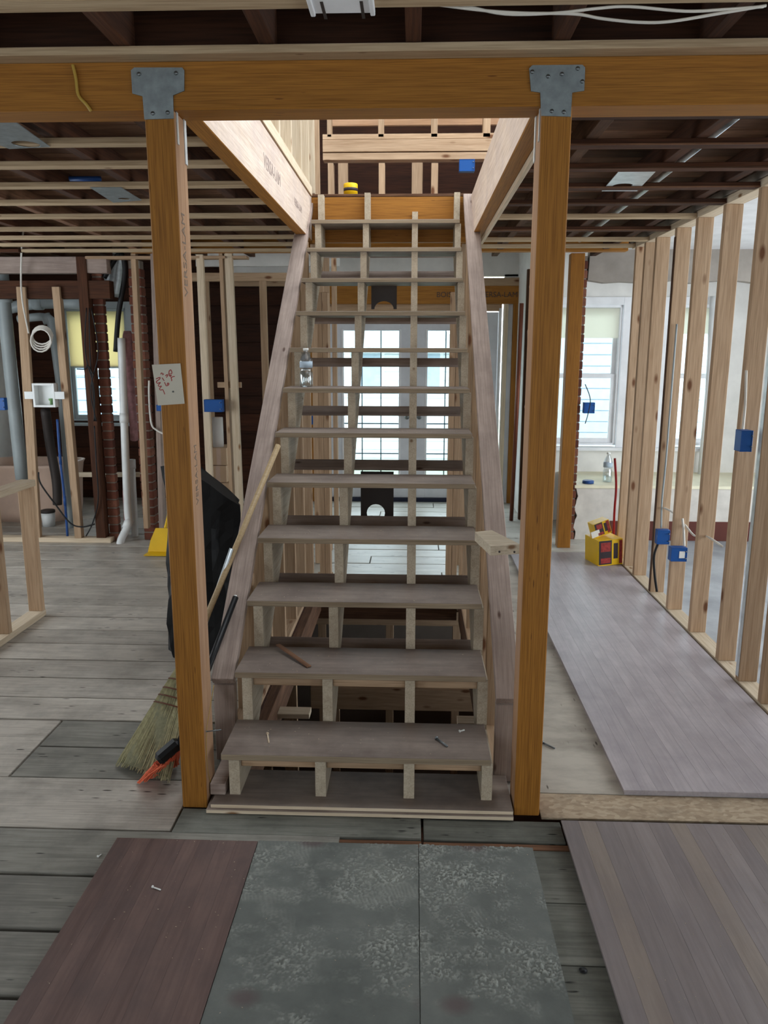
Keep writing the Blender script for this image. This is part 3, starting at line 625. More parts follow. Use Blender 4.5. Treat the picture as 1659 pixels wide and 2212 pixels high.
can = root('paint_can', 'small yellow can standing on the stair header upstairs', 'can', at(757, 417, Y=3.2))
c0 = at(757, 418, Y=3.1); zt = 2.647
lathe('body', [(.048, 0), (.048, .075), (.044, .08)], (c0.x, 3.12, zt), 'carton_yellow', can, 18); lathe('label_band', [(.0485, .03), (.0485, .05)], (c0.x, 3.12, zt), 'carton_dark', can, 18)
WM[can] = M.Translation((c0.x, 3.12, zt))

# ------------------------------------------------------------------ left partition frame and its plumbing
YL = 3.9
lw = root('wall_stud_left', 'bare partition of mixed old and new studs at the far left, carrying pipes', 'wall', (-2.6, YL, 0), kind='structure')
def seg(name, p0, p1, wd, dp, mat, parent, Y=YL):
    a, c = at(*p0, Y=Y), at(*p1, Y=Y); return bar(name, a, c, wd, dp, mat, parent, up=(0, -1, 0))
box('bottom_plate', (-4.2, YL-.03, 0), (-2.45, YL+.06, .04), 'lumber_pale', lw)
seg('stud', (47, 620), (80, 1160), .075, .04, 'lumber', lw); seg('stud', (123, 620), (172, 1162), .06, .06, 'lumber', lw)
box('old_post', (-2.58, YL-.01, 0), (-2.50, YL+.08, 2.35), 'old_joist', lw)
seg('stud', (290, 548), (318, 1140), .04, .06, 'lumber', lw, YL+.03); seg('stud', (333, 548), (352, 1150), .038, .08, 'lumber_dirty', lw)
seg('stud', (432, 550), (458, 1140), .055, .04, 'lumber_pale', lw); seg('stud', (494, 545), (520, 1140), .06, .04, 'lumber_pale', lw); seg('stud', (479, 545), (505, 1140), .03, .09, 'lumber', lw, YL+.03)
box('blocking', (at(440, 0, Y=YL).x-.02, YL+.02, at(0, 836, Y=YL).z), (at(490, 0, Y=YL).x, YL+.06, at(0, 824, Y=YL).z), 'lumber', lw)
box('top_beam', (-4.2, YL, at(0, 590, Y=YL).z), (at(192, 0, Y=YL).x, YL+.09, 2.35), 'lumber_dirty', lw); box('old_beam', (-4.2, YL, at(0, 645, Y=YL).z), (at(195, 0, Y=YL).x, YL+.1, at(0, 606, Y=YL).z), 'old_joist', lw)
seg('blocking', (165, 1025), (312, 1025), .04, .04, 'lumber_pale', lw, YL+.3)
box('top_plate', (-2.5, YL-.02, 2.33), (-1.2, YL+.07, 2.352), 'lumber', lw)
pier('wall_brick_chimney', 'slim brick chimney stack between the old post and the white drain pipe', -2.495, -2.41, YL+.06, YL+.12, 0, 2.3)
pier('wall_brick_pier', 'brick pier beside the light stud behind the left post', -2.205, -2.10, YL+.1, YL+.2, 0, 2.33)
# second frame behind, in front of dark wall
lw2 = root('wall_stud_rear', 'framed opening in front of the dark board wall left of the stairs', 'wall', (-1.4, 5.2, 0), kind='structure')
box('top_plate', (-2.2, 5.2, at(0, 608, Y=5.2).z), (-.7, 5.26, at(0, 590, Y=5.2).z), 'lumber', lw2)
for a in (447, 570, 640): 
    p = at(a, 700, Y=5.2); box('stud', (p.x-.035, 5.2, 0), (p.x+.03, 5.24, at(0, 608, Y=5.2).z), 'lumber', lw2)
box('white_soffit', (-2.0, 5.3, 2.42), (-.6, 5.35, 2.6), 'drywall', lw2)
for a in (662, 700, 722): 
    p = at(a, 700, Y=4.4); box('stud', (p.x-.02, 4.4, 0), (p.x+.018, 4.48, 2.5), 'lumber', lw2)
# low stub wall in the left foreground
sw = root('wall_stub', 'low frame of new pale lumber standing at the left edge of the room', 'wall', (-2.18, 1.4, 0), kind='structure')
box('bottom_plate', (-2.229, .45, 0), (-2.14, 2.03, .038), 'lumber_pale', sw); box('top_plate', (-2.229, .45, .812), (-2.14, 2.04, .85), 'lumber_pale', sw)
for y in (1.985, 1.585, 1.19, .8): box('stud', (-2.227, y, .038), (-2.142, y+.038, .812), 'lumber', sw)
# drains
def pipe(name, label, cat, pts, r, mat, fit=(), sm=5, seg_=14):
    o = root(name, label, cat, pts[-1]); tube('pipe_run', pts, r, mat, o, seg_, sm)
    for i in fit:
        a = V(pts[i]); b_ = V(pts[i+1]) if i+1 < len(pts) else V(pts[i-1]); d = (b_-a).normalized()
        tube('coupling', [a-d*.03, a+d*.05], r*1.18, mat, o, seg_, 0)
    return o
A = lambda x, y, Y=YL+.2: tuple(at(x, y, Y=Y))
pipe('drain_stack', 'thick grey drain pipe at the far left edge', 'pipe', [A(0, 560), A(8, 640), A(12, 690), A(28, 850), A(48, 1035)], .055, 'pvc_grey', (1,), 3)
pipe('drain_branch', 'grey horizontal drain pipe running to the window on the left', 'pipe', [A(10, 668, 4.5), A(80, 655, 4.5), A(190, 655, 4.5)], .05, 'pvc_grey', (1,), 3)
pipe('drain_branch', 'thinner grey drain pipe dropping behind the coiled cable', 'pipe', [A(40, 690, 4.45), A(100, 686, 4.45), A(114, 720, 4.45), A(140, 930, 4.45), A(152, 1155, 4.45)], .035, 'pvc_grey', (1,), 4)
pipe('drain_pipe', 'white drain pipe with an elbow foot beside the brick chimney', 'pipe', [A(262, 730, 4.0), A(268, 900, 4.0), A(275, 1090, 4.0), A(277, 1130, 3.98), A(262, 1165, 3.9), tuple(at(259, 1182, Y=3.85))], .032, 'pvc_white', (1, 3), 5)
pipe('drain_pipe', 'second white drain pipe standing just behind the one with the elbow', 'pipe', [A(284, 1000, 4.15), A(290, 1120, 4.15), tuple(at(292, 1168, Y=4.15))], .03, 'pvc_white', (0,), 3)
pipe('flex_hose', 'dark corrugated hose hanging below the washer box', 'hose', [A(98, 885, 4.2), A(108, 960, 4.3), A(122, 1040, 4.3), A(124, 1090, 4.3)], .04, 'dark_metal', (), 5)
pipe('air_duct', 'short grey air duct hanging below the ceiling near the chimney', 'duct', [A(252, 548, 4.3), A(246, 590, 4.3), A(240, 640, 4.3)], .08, 'duct', (), 4)
pipe('water_line', 'blue plastic water line with clips running up to the washer box', 'pipe', [A(124, 906, 3.84), A(130, 990, 3.84), A(140, 1080, 3.84), A(146, 1158, 3.84)], .011, 'blue_pex', (1, 2), 5, 8)
pipe('water_line', 'bundle of blue water line behind the old post', 'pipe', [A(208, 1060, 3.95), A(210, 1110, 3.95), A(222, 1165, 3.95)], .02, 'blue_pex', (), 5, 8)
pipe('red_water_line', 'short red water line behind the white drain pipe', 'pipe', [A(268, 1060, 4.3), A(271, 1115, 4.3), (at(272, 1150, Y=4.3).x, 4.3, .002)], .015, 'red_pex', (), 4, 8)
pipe('insulation_wrap', 'pink fibre insulation stuffed above the white drain pipe', 'insulation', [A(275, 715, 4.1), A(279, 780, 4.1), A(287, 900, 4.15), A(290, 950, 4.2)], [.03, .04, .045, .05, .04]+[.035]*20, 'insul_pink', (), 5, 9)
# washer outlet box
wb = root('washer_box', 'white plastic washer outlet box fixed between two studs', 'outlet box', A(94, 854, 3.83))
a, c = at(68, 828, Y=3.83), at(120, 880, Y=3.83)
box('back_panel', (a.x, 3.9, c.z), (c.x, 3.905, a.z), 'pvc_white', wb)
for lo, hi in (((a.x, 3.83, c.z), (a.x+.018, 3.9, a.z)), ((c.x-.018, 3.83, c.z), (c.x, 3.9, a.z)), ((a.x+.018, 3.83, a.z-.018), (c.x-.018, 3.9, a.z)), ((a.x+.018, 3.83, c.z), (c.x-.018, 3.9, c.z+.018))): box('rim', lo, hi, 'pvc_white', wb)
box('flange', (a.x-.07, 3.832, (a.z+c.z)/2-.03), (a.x, 3.836, (a.z+c.z)/2+.03), 'pvc_white', wb); box('flange', (c.x, 3.832, (a.z+c.z)/2-.03), (c.x+.08, 3.836, (a.z+c.z)/2+.03), 'pvc_white', wb)
lathe('valve', [(.012, 0), (.012, .03), (.02, .035), (.02, .05)], (c.x-.05, 3.87, c.z+.02), 'leaf', wb, 10)
# cables on the left
def cable(label, pts, r, mat, name='cable'):
    o = tube(name, pts, r, mat, None, 6, 6); return tag(o, label, 'cable')
cable('white cable dropping from the ceiling onto the left stud', [A(57, 462, 3.0), A(50, 500, 3.4), A(46, 560, 3.8), A(47, 640, 3.85), A(62, 720, 3.85)], .007, 'cable_white')
coil = []
for i in range(64):
    t = i/63*math.pi*2*4; k_ = i/63; p = at(92+22*math.cos(t), 722+16*k_+(20+6*k_)*math.sin(t), Y=3.85); coil.append((p.x, 3.85-.03*k_, p.z))
o = tube('cable_coil', coil, .007, 'cable_white', None, 6, 0); tag(o, 'coil of white cable hanging from the stud above the washer box', 'cable')
o = root('cable_bundle', 'black cables hanging in front of the far left window', 'cable', A(192, 900, 3.87))
for i, (x0, x1, x2) in enumerate(((187, 184, 203), (193, 190, 206), (197, 204, 208))): tube('strand', [A(x0, 665, 3.87), A(x1+4*i, 760, 3.87), A(x2-6*i, 840, 3.87), A(x2, 910, 3.87)], .005, 'cable_black', o, 5)
tube('strand', [A(166, 797, 3.86), A(184, 797, 3.86), A(190, 790, 3.86), A(203, 812, 3.86)], .005, 'cable_black', o, 5)
cable('thick dark cable slung diagonally below the ceiling by the duct', [A(225, 600, 4.0), A(245, 565, 4.0), A(262, 548, 4.0), A(270, 590, 4.0), A(256, 680, 4.0), A(250, 760, 4.0)], .022, 'cable_black')
cable('black cable sagging down to the floor below the washer box', [A(83, 1020, 3.8), A(88, 1045, 3.8), A(120, 1090, 3.8), A(152, 1130, 3.78), A(178, 1138, 3.78), A(205, 1132, 3.8)], .007, 'cable_black')
cable('black cables hanging beside the old post down to the floor', [A(204, 920, 3.87), A(208, 1000, 3.87), A(212, 1080, 3.87), A(200, 1130, 3.88), A(186, 1158, 3.88)], .006, 'cable_black')
cable('pale bent cable on the stud behind the white note', [A(322, 822, 3.84), A(322, 860, 3.84), A(327, 915, 3.84), A(340, 930, 3.84), A(356, 938, 3.84)], .008, 'cable_white')
cable('thin white cable looping down beside the bright stud left of the stairs', [A(500, 612, 5.1), A(497, 680, 5.0), A(502, 800, 4.9), A(512, 900, 4.9), A(516, 980, 4.9)], .005, 'cable_white')
cable('yellow cable clipped to the front of the main beam at left', [tuple(at(157, 140, Y=-.008)), tuple(at(164, 170, Y=-.008)), tuple(at(169, 205, Y=-.008)), tuple(at(186, 225, Y=-.008)), tuple(at(197, 240, Y=-.004))], .005, 'cable_yellow')
# blue electrical boxes
def ebox(label, p, sx, sy, sz, lab=False, rotz=0):
    r = root('electrical_box', label, 'electrical box', p, 'blue electrical boxes'); x, y, z = p; tk = .004
    for n, lo, hi in (('back', (x, y+sy-tk, z), (x+sx, y+sy, z+sz)), ('side', (x, y, z), (x+tk, y+sy, z+sz)), ('side', (x+sx-tk, y, z), (x+sx, y+sy, z+sz)), ('side', (x, y, z), (x+sx, y+sy, z+tk)), ('side', (x, y, z+sz-tk), (x+sx, y+sy, z+sz)), ('front', (x+tk, y+.002, z+tk), (x+sx-tk, y+.006, z+sz-tk))): box(n, lo, hi, 'blue_box', r, .001)
    if lab: box('sticker', (x+sx*.5, y, z+sz*.25), (x+sx*.85, y+.0019, z+sz*.75), 'label_white', r, 0)
    for dz in (.25, .75): lathe('nail', [(.004, 0), (.004, .01)], (x+sx*.9, y-.001, z+sz*dz), 'bolt', r, 6, M.Rotation(H, 4, 'X'))
    return r
def ebp(px, py, Y): return tuple(at(px, py, Y=Y))
ebox('blue electrical box with a sticker low on the right stud wall', ebp(1449, 1213, 2.12), .095, .06, .085, True)
ebox('blue electrical box behind the dark stud on the right stud wall', ebp(1419, 1176, 2.5), .08, .08, .095)
ebox('blue electrical box high on the nearest studs at right', ebp(1598, 976, 1.22), .055, .07, .1)
ebox('blue electrical box hung beside the brick jamb in front of the window', ebp(1261, 893, 4.1), .09, .06, .09)
ebox('blue electrical box on the bright frame left of the stairs', ebp(441, 890, 3.8), .15, .07, .1)
ebox('blue electrical box at the left edge of the picture', ebp(-6, 886, 3.8), .065, .05, .1)
ebox('blue electrical box peeking out below the white note', ebp(338, 888, 3.78), .06, .05, .05)
ebox('blue electrical box behind the upper treads left of the doors', ebp(668, 917, 4.345), .06, .05, .075)
ebox('blue electrical box in the upper storey framing', ebp(992, 370, 3.75), .115, .06, .085)
# right wall cables
cable('white cable drooping between the right studs at low level', [ebp(1432, 1096, 2.58), ebp(1455, 1108, 2.3), ebp(1478, 1132, 2.2), ebp(1500, 1157, 2.0), ebp(1525, 1158, 1.8), ebp(1560, 1180, 1.45)], .006, 'cable_white')
cable('grey cable running down the stud to the box behind the dark stud', [ebp(1462, 700, 2.53), ebp(1450, 850, 2.53), ebp(1438, 1000, 2.53), ebp(1430, 1080, 2.53), ebp(1428, 1140, 2.52)], .006, 'pvc_grey')
cable('dark cable from the stud box down to the bottom plate', [ebp(1424, 1168, 2.52), ebp(1413, 1200, 2.52), ebp(1414, 1240, 2.52), ebp(1419, 1278, 2.52)], .008, 'cable_black')
cable('white cable entering the stickered box from the stud', [ebp(1474, 1120, 2.17), ebp(1477, 1150, 2.15), ebp(1478, 1180, 2.14)], .007, 'cable_white')
cable('red water line rising beside the last stud of the right wall', [ebp(1328, 990, 3.52), ebp(1331, 1050, 3.52), ebp(1327, 1110, 3.52), ebp(1325, 1180, 3.52)], .009, 'red_pex', 'red_water_line')
cable('white cables feeding the high box on the nearest studs', [ebp(1612, 800, 1.36), ebp(1610, 870, 1.36), ebp(1604, 935, 1.3)], .006, 'cable_white')
cable('thin dark cable looping at the box beside the brick jamb', [ebp(1264, 830, 4.1), ebp(1275, 862, 4.08), ebp(1270, 895, 4.06), ebp(1264, 915, 4.1)], .004, 'cable_black')
o = tube('white_pipe', [ebp(1541, 640, 4.9), ebp(1530, 850, 4.9), ebp(1512, 1045, 4.9)], .03, 'pvc_white', None, 12, 0); tag(o, 'white vertical pipe seen between the right studs', 'pipe')
o = tube('copper_pipe', [ebp(1127, 655, 4.95), ebp(1118, 860, 4.95), (ebp(1104, 1130, 4.95)[0], 4.95, .002)], .02, 'copper', None, 10, 0); tag(o, 'copper coloured pipe by the broken plaster edge', 'pipe')
# top right cables and bracket plates
o = root('cable_bundle', 'white cables slung across the ceiling at the top right', 'cable', ebp(1290, 25, -.33))
for pts in ([(925, 6), (1000, 12), (1090, 30), (1200, 28), (1290, 18), (1360, 14), (1480, 24), (1570, 20), (1650, 14)], [(930, 8), (1040, 22), (1130, 28), (1240, 30), (1300, 40), (1380, 48), (1450, 46), (1560, 28), (1655, 12)]):
    tube('strand', [ebp(x, y, -.33) for x, y in pts], .0035, 'cable_white', o, 6)
def hole_plate(label, quad, hole, mat='galv_light', Z=2.345, hr=.045, name='light_plate'):
    P = [at(x, y, Z=Z) for x, y in quad]; h = at(*hole, Z=Z)
    return tag(prism(name, [(p.x-h.x, p.y-h.y) for p in P], .003, mat, None, M.Translation((h.x, h.y, Z)), [(0, 0, hr)]), label, 'light plate')
hole_plate('white steel plate with a round hole across the right ceiling joists', [(1340, 367), (1420, 367), (1376, 413), (1300, 413)], (1345, 401), 'galv_light', 2.361)
hole_plate('galvanised plate with a round hole at the upper left ceiling edge', [(-40, 250), (18, 253), (108, 318), (20, 322), (-60, 290)], (56, 312), 'galv', 2.3515, .05)
hole_plate('galvanised plate between the joists behind the left post', [(195, 406), (262, 406), (306, 433), (245, 438)], (268, 430), 'galv', 2.3515, .03)
jp = root('junction_plate', 'white steel junction plate fixed to the ceiling at the top centre', 'plate', ebp(738, 10, -.3))
a = at(668, -20, Y=-.36); c = at(812, 26, Y=-.30)
box('plate', (a.x, -.52, 2.434), (c.x, at(740, 27, Z=2.436).y, 2.4395), 'white_paint', jp); box('lip', (a.x, -.52, 2.4265), (a.x+.012, at(740, 27, Z=2.436).y, 2.434), 'white_paint', jp); box('lip', (c.x-.012, -.52, 2.4265), (c.x, at(740, 27, Z=2.436).y, 2.434), 'white_paint', jp)
for x in (a.x+.03, c.x-.035): box('slot', (x, -.40, 2.4335), (x+.008, -.30, 2.4342), 'dark_metal', jp, 0)
o = tube('conduit', [tuple(at(1600, 245, Z=2.44)), tuple(at(1400, 405, Z=2.44)), tuple(at(1245, 525, Z=2.44))], .014, 'galv_light', None, 8, 0); tag(o, 'silver conduit running through the right ceiling joists', 'conduit')
o = tube('conduit', [tuple(at(112, 258, Z=2.44)), tuple(at(330, 400, Z=2.44)), tuple(at(480, 500, Z=2.44))], .012, 'galv_light', None, 8, 0); tag(o, 'silver conduit running through the left ceiling joists', 'conduit')
o = root('cable_bundle', 'blue and red cables crossing between the left ceiling joists', 'cable', tuple(at(190, 390, Z=2.42)))
for y, mt in ((386, 'blue_pex'), (398, 'red_pex')): tube('strand', [tuple(at(150, y, Z=2.42)), tuple(at(218, y, Z=2.42))], .012, mt, o, 8, 0)
o = tag(prism('duct_panel', [(0, 0), (.75, .02), (.7, .55), (-.1, .5)], .03, 'plaster', ce, M.Translation((-2.1, 1.0, 2.48))), 'pale panel laid between the joists at upper left')
# plates under the stairs
def under_plate(label, px0, px1, py0, py1, Y, hole):
    a, c, h = at(px0, py0, Y=Y), at(px1, py1, Y=Y), at(hole[0], hole[1], Y=Y)
    W_ = c.x-a.x; Hh = a.z-c.z
    if hole[2] == 'notch':
        pts = [(0, Hh), (0, 0), (.02, 0)]+[(W_/2-math.cos(t)*(W_/2-.02), math.sin(t)*.05) for t in [math.pi*i/12 for i in range(1, 12)]]+[(W_-.02, 0), (W_, 0), (W_, Hh)]
        o = prism('light_plate', pts, .003, 'dark_metal', None, frame((a.x, Y, c.z), (1, 0, 0), (0, 0, 1)))
    else: o = prism('light_plate', [(0, 0), (W_, 0), (W_, Hh), (0, Hh)], .003, 'dark_metal', None, frame((a.x, Y, c.z), (1, 0, 0), (0, 0, 1)), [(h.x-a.x, h.z-c.z, hole[3])])
    return tag(o, label, 'light plate')
under_plate('dark steel plate with a round hole hung under the middle of the stairs', 779, 850, 1018, 1126, 1.52, (812, 1108, 'hole', .048))
under_plate('dark steel plate with an arched notch near the top of the stairs', 802, 857, 608, 668, 2.66, (0, 0, 'notch'))

# ------------------------------------------------------------------ sheets laid on the floor
def panel(name, label, x0, x1, y0, y1, z0, z1, sw_, mat, alt=None, jag=0):
    r = root(name, label, 'floor panel', ((x0+x1)/2, (y0+y1)/2, z0))
    box('backing', (x0+.004, y0+.004, z0), (x1-.004, y1-.004, z1-.005), mat, r, 0)
    x = x0; i = 0
    while x < x1-.01:
        e = min(x+sw_*random.uniform(.92, 1.08), x1)
        if x1-e < .02: e = x1
        box('strip', (x+.00015, y0+(random.uniform(0, jag) if jag else 0), z1-.006), (e-.00015, y1, z1), alt if alt and i in (1, 6, 10, 11, 15, 19, 23) else mat, r, .0003, 1); x = e; i += 1
    return r
panel('floor_panel', 'long greyish wood-strip panel lying along the right stud wall', .915, 1.712, .13, 3.62, .0095, .031, .062, 'strip_window_lit')
panel('floor_panel', 'worn wood-strip panel in the right foreground', .652, 2.6, -2.6, -.055, .001, .022, .062, 'strip_mauve', 'strip_tan')
panel('floor_panel', 'reddish brown wood-strip panel in the left foreground', -.845, -.372, -2.6, -.2, .001, .012, .057, 'strip_brown')
import numpy as np
RG = np.random.default_rng(3)
def vnoise(nx, ny, sx, sy, cx_, cy_):
    """smooth value noise on a grid: cell size (cx_, cy_) in metres over (sx, sy)"""
    gx, gy = int(sx/cx_)+3, int(sy/cy_)+3; G = RG.random((gx, gy))
    X = np.linspace(0, sx/cx_, nx); Y = np.linspace(0, sy/cy_, ny); ix, iy = X.astype(int), Y.astype(int); fx, fy = X-ix, Y-iy
    fx = (fx*fx*(3-2*fx))[:, None]; fy = (fy*fy*(3-2*fy))[None, :]
    g = lambda a, c: G[np.ix_(ix+a, iy+c)]
    return g(0, 0)*(1-fx)*(1-fy)+g(1, 0)*fx*(1-fy)+g(0, 1)*(1-fx)*fy+g(1, 1)*fx*fy
def relief_sheet(label, x0, x1, y0, y1, z0, step):
    """sheet whose top carries ridged glue residue as real relief"""
    sx, sy = x1-x0, y1-y0; nx, ny = int(sx/step)+1, int(sy/step)+1
    lump = .6*vnoise(nx, ny, sx, sy, .0075, .006)+.4*vnoise(nx, ny, sx, sy, .004, .004)
    mask = .6*vnoise(nx, ny, sx, sy, .11, .09)+.4*vnoise(nx, ny, sx, sy, .04, .03)
    tile = np.floor((np.linspace(0, sx, nx)+.05)/.229)[:, None]*7.3+np.floor((np.linspace(0, sy, ny)+.02)/.229)[None, :]*3.1
    tsh = (np.sin(tile*12.9898)*43758.5453) % 1
    near = np.linspace(0, 1, ny)[None, :]                       # residue is thickest towards the stairs
    m_ = np.clip((mask+.18*near+.12*(tsh-.5)-.46)*2.6, 0, 1)
    comb = .5+.5*np.sin((np.linspace(0, sx, nx)[:, None]*.9+np.linspace(0, sy, ny)[None, :]*.25)*2*math.pi/.011+6*vnoise(nx, ny, sx, sy, .05, .05))
    cm = np.clip((vnoise(nx, ny, sx, sy, .09, .06)-.66)*4, 0, 1)
    res = np.clip((lump-.42)*3.2, 0, 1)*m_*(1-cm*.8)+comb*cm*.3*m_
    h = z0+.009+res*.0042+vnoise(nx, ny, sx, sy, .05, .05)*.0008
    gx = np.linspace(x0, x1, nx); gy = np.linspace(y0, y1, ny)
    co = np.stack([np.repeat(gx, ny)-x0, np.tile(gy, nx)-y0, h.ravel()-z0], 1)
    idx = np.arange(nx*ny).reshape(nx, ny); F = np.stack([idx[:-1, :-1], idx[1:, :-1], idx[1:, 1:], idx[:-1, 1:]], -1).reshape(-1, 4)
    n0 = len(co); base_ = np.array([[0, 0, 0], [sx, 0, 0], [sx, sy, 0], [0, sy, 0]]); co = np.vstack([co, base_])
    sides = [list(idx[:, 0])+[n0+1, n0], list(idx[-1, :])+[n0+2, n0+1], list(idx[::-1, -1])+[n0+3, n0+2], list(idx[0, ::-1])+[n0, n0+3]]
    me = bpy.data.meshes.new('adhesive_sheet'); me.from_pydata(co.tolist(), [], F.tolist()+[[int(q) for q in sd[::-1]] for sd in sides])
    at_ = me.attributes.new('residue', 'FLOAT', 'POINT'); at_.data.foreach_set('value', np.concatenate([(res*.75+.25*m_).ravel(), np.zeros(4)]).astype(np.float32))
    me.materials.append(MATS['adhesive']); me.update()
    return tag(link(bpy.data.objects.new('adhesive_sheet', me), M.Translation((x0, y0, z0))), label, 'floor sheet')
relief_sheet('grey floor sheet with ridged adhesive residue, left of the seam', -.37, .160, -1.25, -.195, .001, .0026)
relief_sheet('grey floor sheet with ridged adhesive residue, right of the seam', .1625, .535, -1.25, -.195, .001, .0026)
o = box('plywood_sheet', (.602, .138, .0), (1.715, 3.62, .009), 'ply_floor', None, .001, 1); tag(o, 'pale worn plywood sheet beside the right post, under the long panel', 'floor sheet')
o = box('chipboard_strip', (.592, -.02, .0), (1.72, .134, .008), 'osb', None, .001, 0); tag(o, 'strip of chipboard flooring in front of the long panel on the right', 'floor sheet')
o = lathe('knot_hole_plug', [(.011, 0), (.011, .0012)], tuple(at(1260, 2096, Z=.001)), 'rubber_black', None, 12); tag(o, 'dark round hole plug in the grey board at the right foreground', 'plug')

# ------------------------------------------------------------------ note on the post
nr = root('note_card', 'white card with red handwriting screwed to the left post', 'note', tuple(at(362, 872, Y=-.006)))
Q = [at(x, y, Y=-.006) for x, y in ((341, 876), (398, 872), (389, 785), (328, 788))]
prism('card', [(p.x-Q[0].x, p.z-Q[0].z) for p in Q], .005, 'note', nr, frame((Q[0].x, -.001, Q[0].z), (1, 0, 0), (0, 0, 1)))
bm = bmesh.new(); c0 = at(362, 830, Y=-.0064)
for ln in ([(540, 660), (560, 600), (640, 640), (600, 680)], [(590, 800), (630, 860), (680, 930)], [(330, 850), (420, 810), (500, 790), (480, 860), (350, 960), (390, 1040), (520, 1000), (430, 1110), (470, 1170), (560, 1150), (480, 1270), (530, 1320), (620, 1310), (700, 1500)],
           [(690, 990), (730, 1080), (765, 1140), (850, 1110), (870, 1040), (820, 1030), (810, 1100)], [(870, 640), (890, 520), (960, 470), (1000, 560), (980, 640), (880, 640), (920, 740), (980, 700), (900, 700)], [(950, 800), (1030, 760), (1120, 745)], [(960, 800), (990, 860), (990, 940)], [(730, 720), (790, 670), (830, 690), (770, 790)]):
    P = [V(at(320+x/19.52, 775+y/19.52, Y=-.0064)) for x, y in ln]; tube_bm(bm, [p-c0 for p in smoothpts(P, 4)], .0013, 5)
o = fin('handwriting', bm, 'red_ink', nr, M.Translation(c0)); tag(o, 'red handwriting')
p = at(374, 846, Y=-.0065); lathe('screw', [(.0028, 0), (.0028, .0015)], (p.x, -.0065, p.z), 'bolt', nr, 10, M.Rotation(H, 4, 'X'))

# ------------------------------------------------------------------ brooms
def on_plate(px, py, off):
    """point seen at the pixel, off metres above the sloping left top plate"""
    v = FW*CAMP['f'] + R2*(px-829.5) + U2*(1106-py); t_ = (.826*CC.y+.0935+off-CC.z)/(v.z-.826*v.y); return CC+v*t_
def broom():
    T = V(on_plate(601, 962, .19)); B = V(at(310, 1660, Y=.215)); B = B+(B-T)*((B.z-.006)/(T.z-B.z)); d = (T-B).normalized()
    r = root('corn_broom', 'straw corn broom with a wooden handle leaning on the left knee wall', 'broom', tuple(B))
    nk = B+d*.50
    tube('handle', [nk-d*.05, T], .0125, 'broom_handle', r, 10, 0)
    side = V((.85, -.52, 0)); side = (side-d*side.dot(d)).normalized(); nrm = d.cross(side)
    def prof(t):   # t 0 tip .. 1 neck
        return (.122*(1-t)**.9+.022, .026*(1-t*.35)*(1 if t < .9 else .9))
    bm = bmesh.new(); rings = []; N = 28
    for j in range(15):
        t = j/14; a, b_ = prof(t); rings.append([bm.verts.new(d*(.02+t*.49)+side*(a*.93*math.cos(2*math.pi*k/N))+nrm*(b_*math.sin(2*math.pi*k/N)*(1+.2*math.sin(k*7+j)))) for k in range(N)])
    for a, b_ in zip(rings, rings[1:]):
        for k in range(N): bm.faces.new((a[k], a[(k+1) % N], b_[(k+1) % N], b_[k]))
    bm.faces.new(rings[0][::-1]); bm.faces.new(rings[-1])
    fin('straw_body', bm, 'corn_dark', r, M.Translation(B), True)
    bm = bmesh.new()
    for i in range(420):
        u = random.uniform(-1, 1); s = random.choice((-1, 1))*math.sqrt(max(0, 1-u*u))*random.uniform(.6, 1.08)
        P = []
        t0 = random.uniform(0, .12); t1 = random.uniform(.6, 1)
        for j in range(6):
            t = t0+(t1-t0)*j/5; a, b_ = prof(t); P.append(d*(.0+t*.51)+side*(a*u*(1+.05*(1-t)))+nrm*(b_*s*1.05))
        tube_bm(bm, P, .0013, 4, False)
    tag(fin('straw', bm, 'corn', r, M.Translation(B)), kind='stuff')
    for t in (.52, .585, .65, .73):
        a, b_ = prof(t); c0 = B+d*(.02+t*.49)
        tube('stitching', [c0+side*(a*1.0*math.cos(2*math.pi*k/24))+nrm*(b_*1.25*math.sin(2*math.pi*k/24)) for k in range(25)], .003, 'twine', r, 5, 0)
broom()
ob = root('angle_broom', 'broom with neon orange bristles and black handle behind the left post', 'broom', (-.86, .3, 0))
P0 = V(at(385, 1612, Y=.12)); P1 = V(on_plate(509, 1290, .05)); 
tube('handle', [P0, P1], .0125, 'rubber_black', ob, 10, 0)
lathe('tip', [(.006, 0), (.006, .008)], tuple(P1), 'label_white', ob, 8)
a = V(at(340, 1643, Y=.09)); c = V(at(383, 1606, Y=.135)); t0_, t1_ = V(at(303, 1690, Z=.005)), V(at(384, 1650, Z=.02)); dd = (c-a).normalized()*.01
bar('block', a, c+dd, .05, .045, 'rubber_black', ob, bev=.012)
bm = bmesh.new()
for i in range(260):
    u = random.random(); p = a+(c-a)*u+V((random.uniform(-.02, .02), random.uniform(-.02, .02), -.015)); q = t0_+(t1_-t0_)*u+V((random.uniform(-.012, .012), random.uniform(-.012, .012), 0)); tube_bm(bm, [p, (p+q)/2+V((0, 0, .004)), q], .0022, 4, False)
tag(fin('bristles', bm, 'orange_bristle', ob), kind='stuff')
gb = root('green_brush', 'brush with green bristles standing behind the straw broom', 'brush', tuple(at(385, 1590, Z=0)))
g = at(392, 1585, Z=0); box('block', (g.x-.07, g.y-.02, .13), (g.x+.07, g.y+.02, .165), 'rubber_black', gb, .006)
bm = bmesh.new()
for i in range(160): 
    u = random.uniform(-.065, .065); v_ = random.uniform(-.018, .018); tube_bm(bm, [V((g.x+u, g.y+v_, .13)), V((g.x+u*1.25, g.y+v_*1.4, .002))], .0022, 4, False)
tag(fin('bristles', bm, 'green_bristle', gb), kind='stuff')
tube('handle', [V((g.x, g.y, .16)), V(on_plate(500, 1185, .07))], .009, 'galv_light', gb, 8, 0)

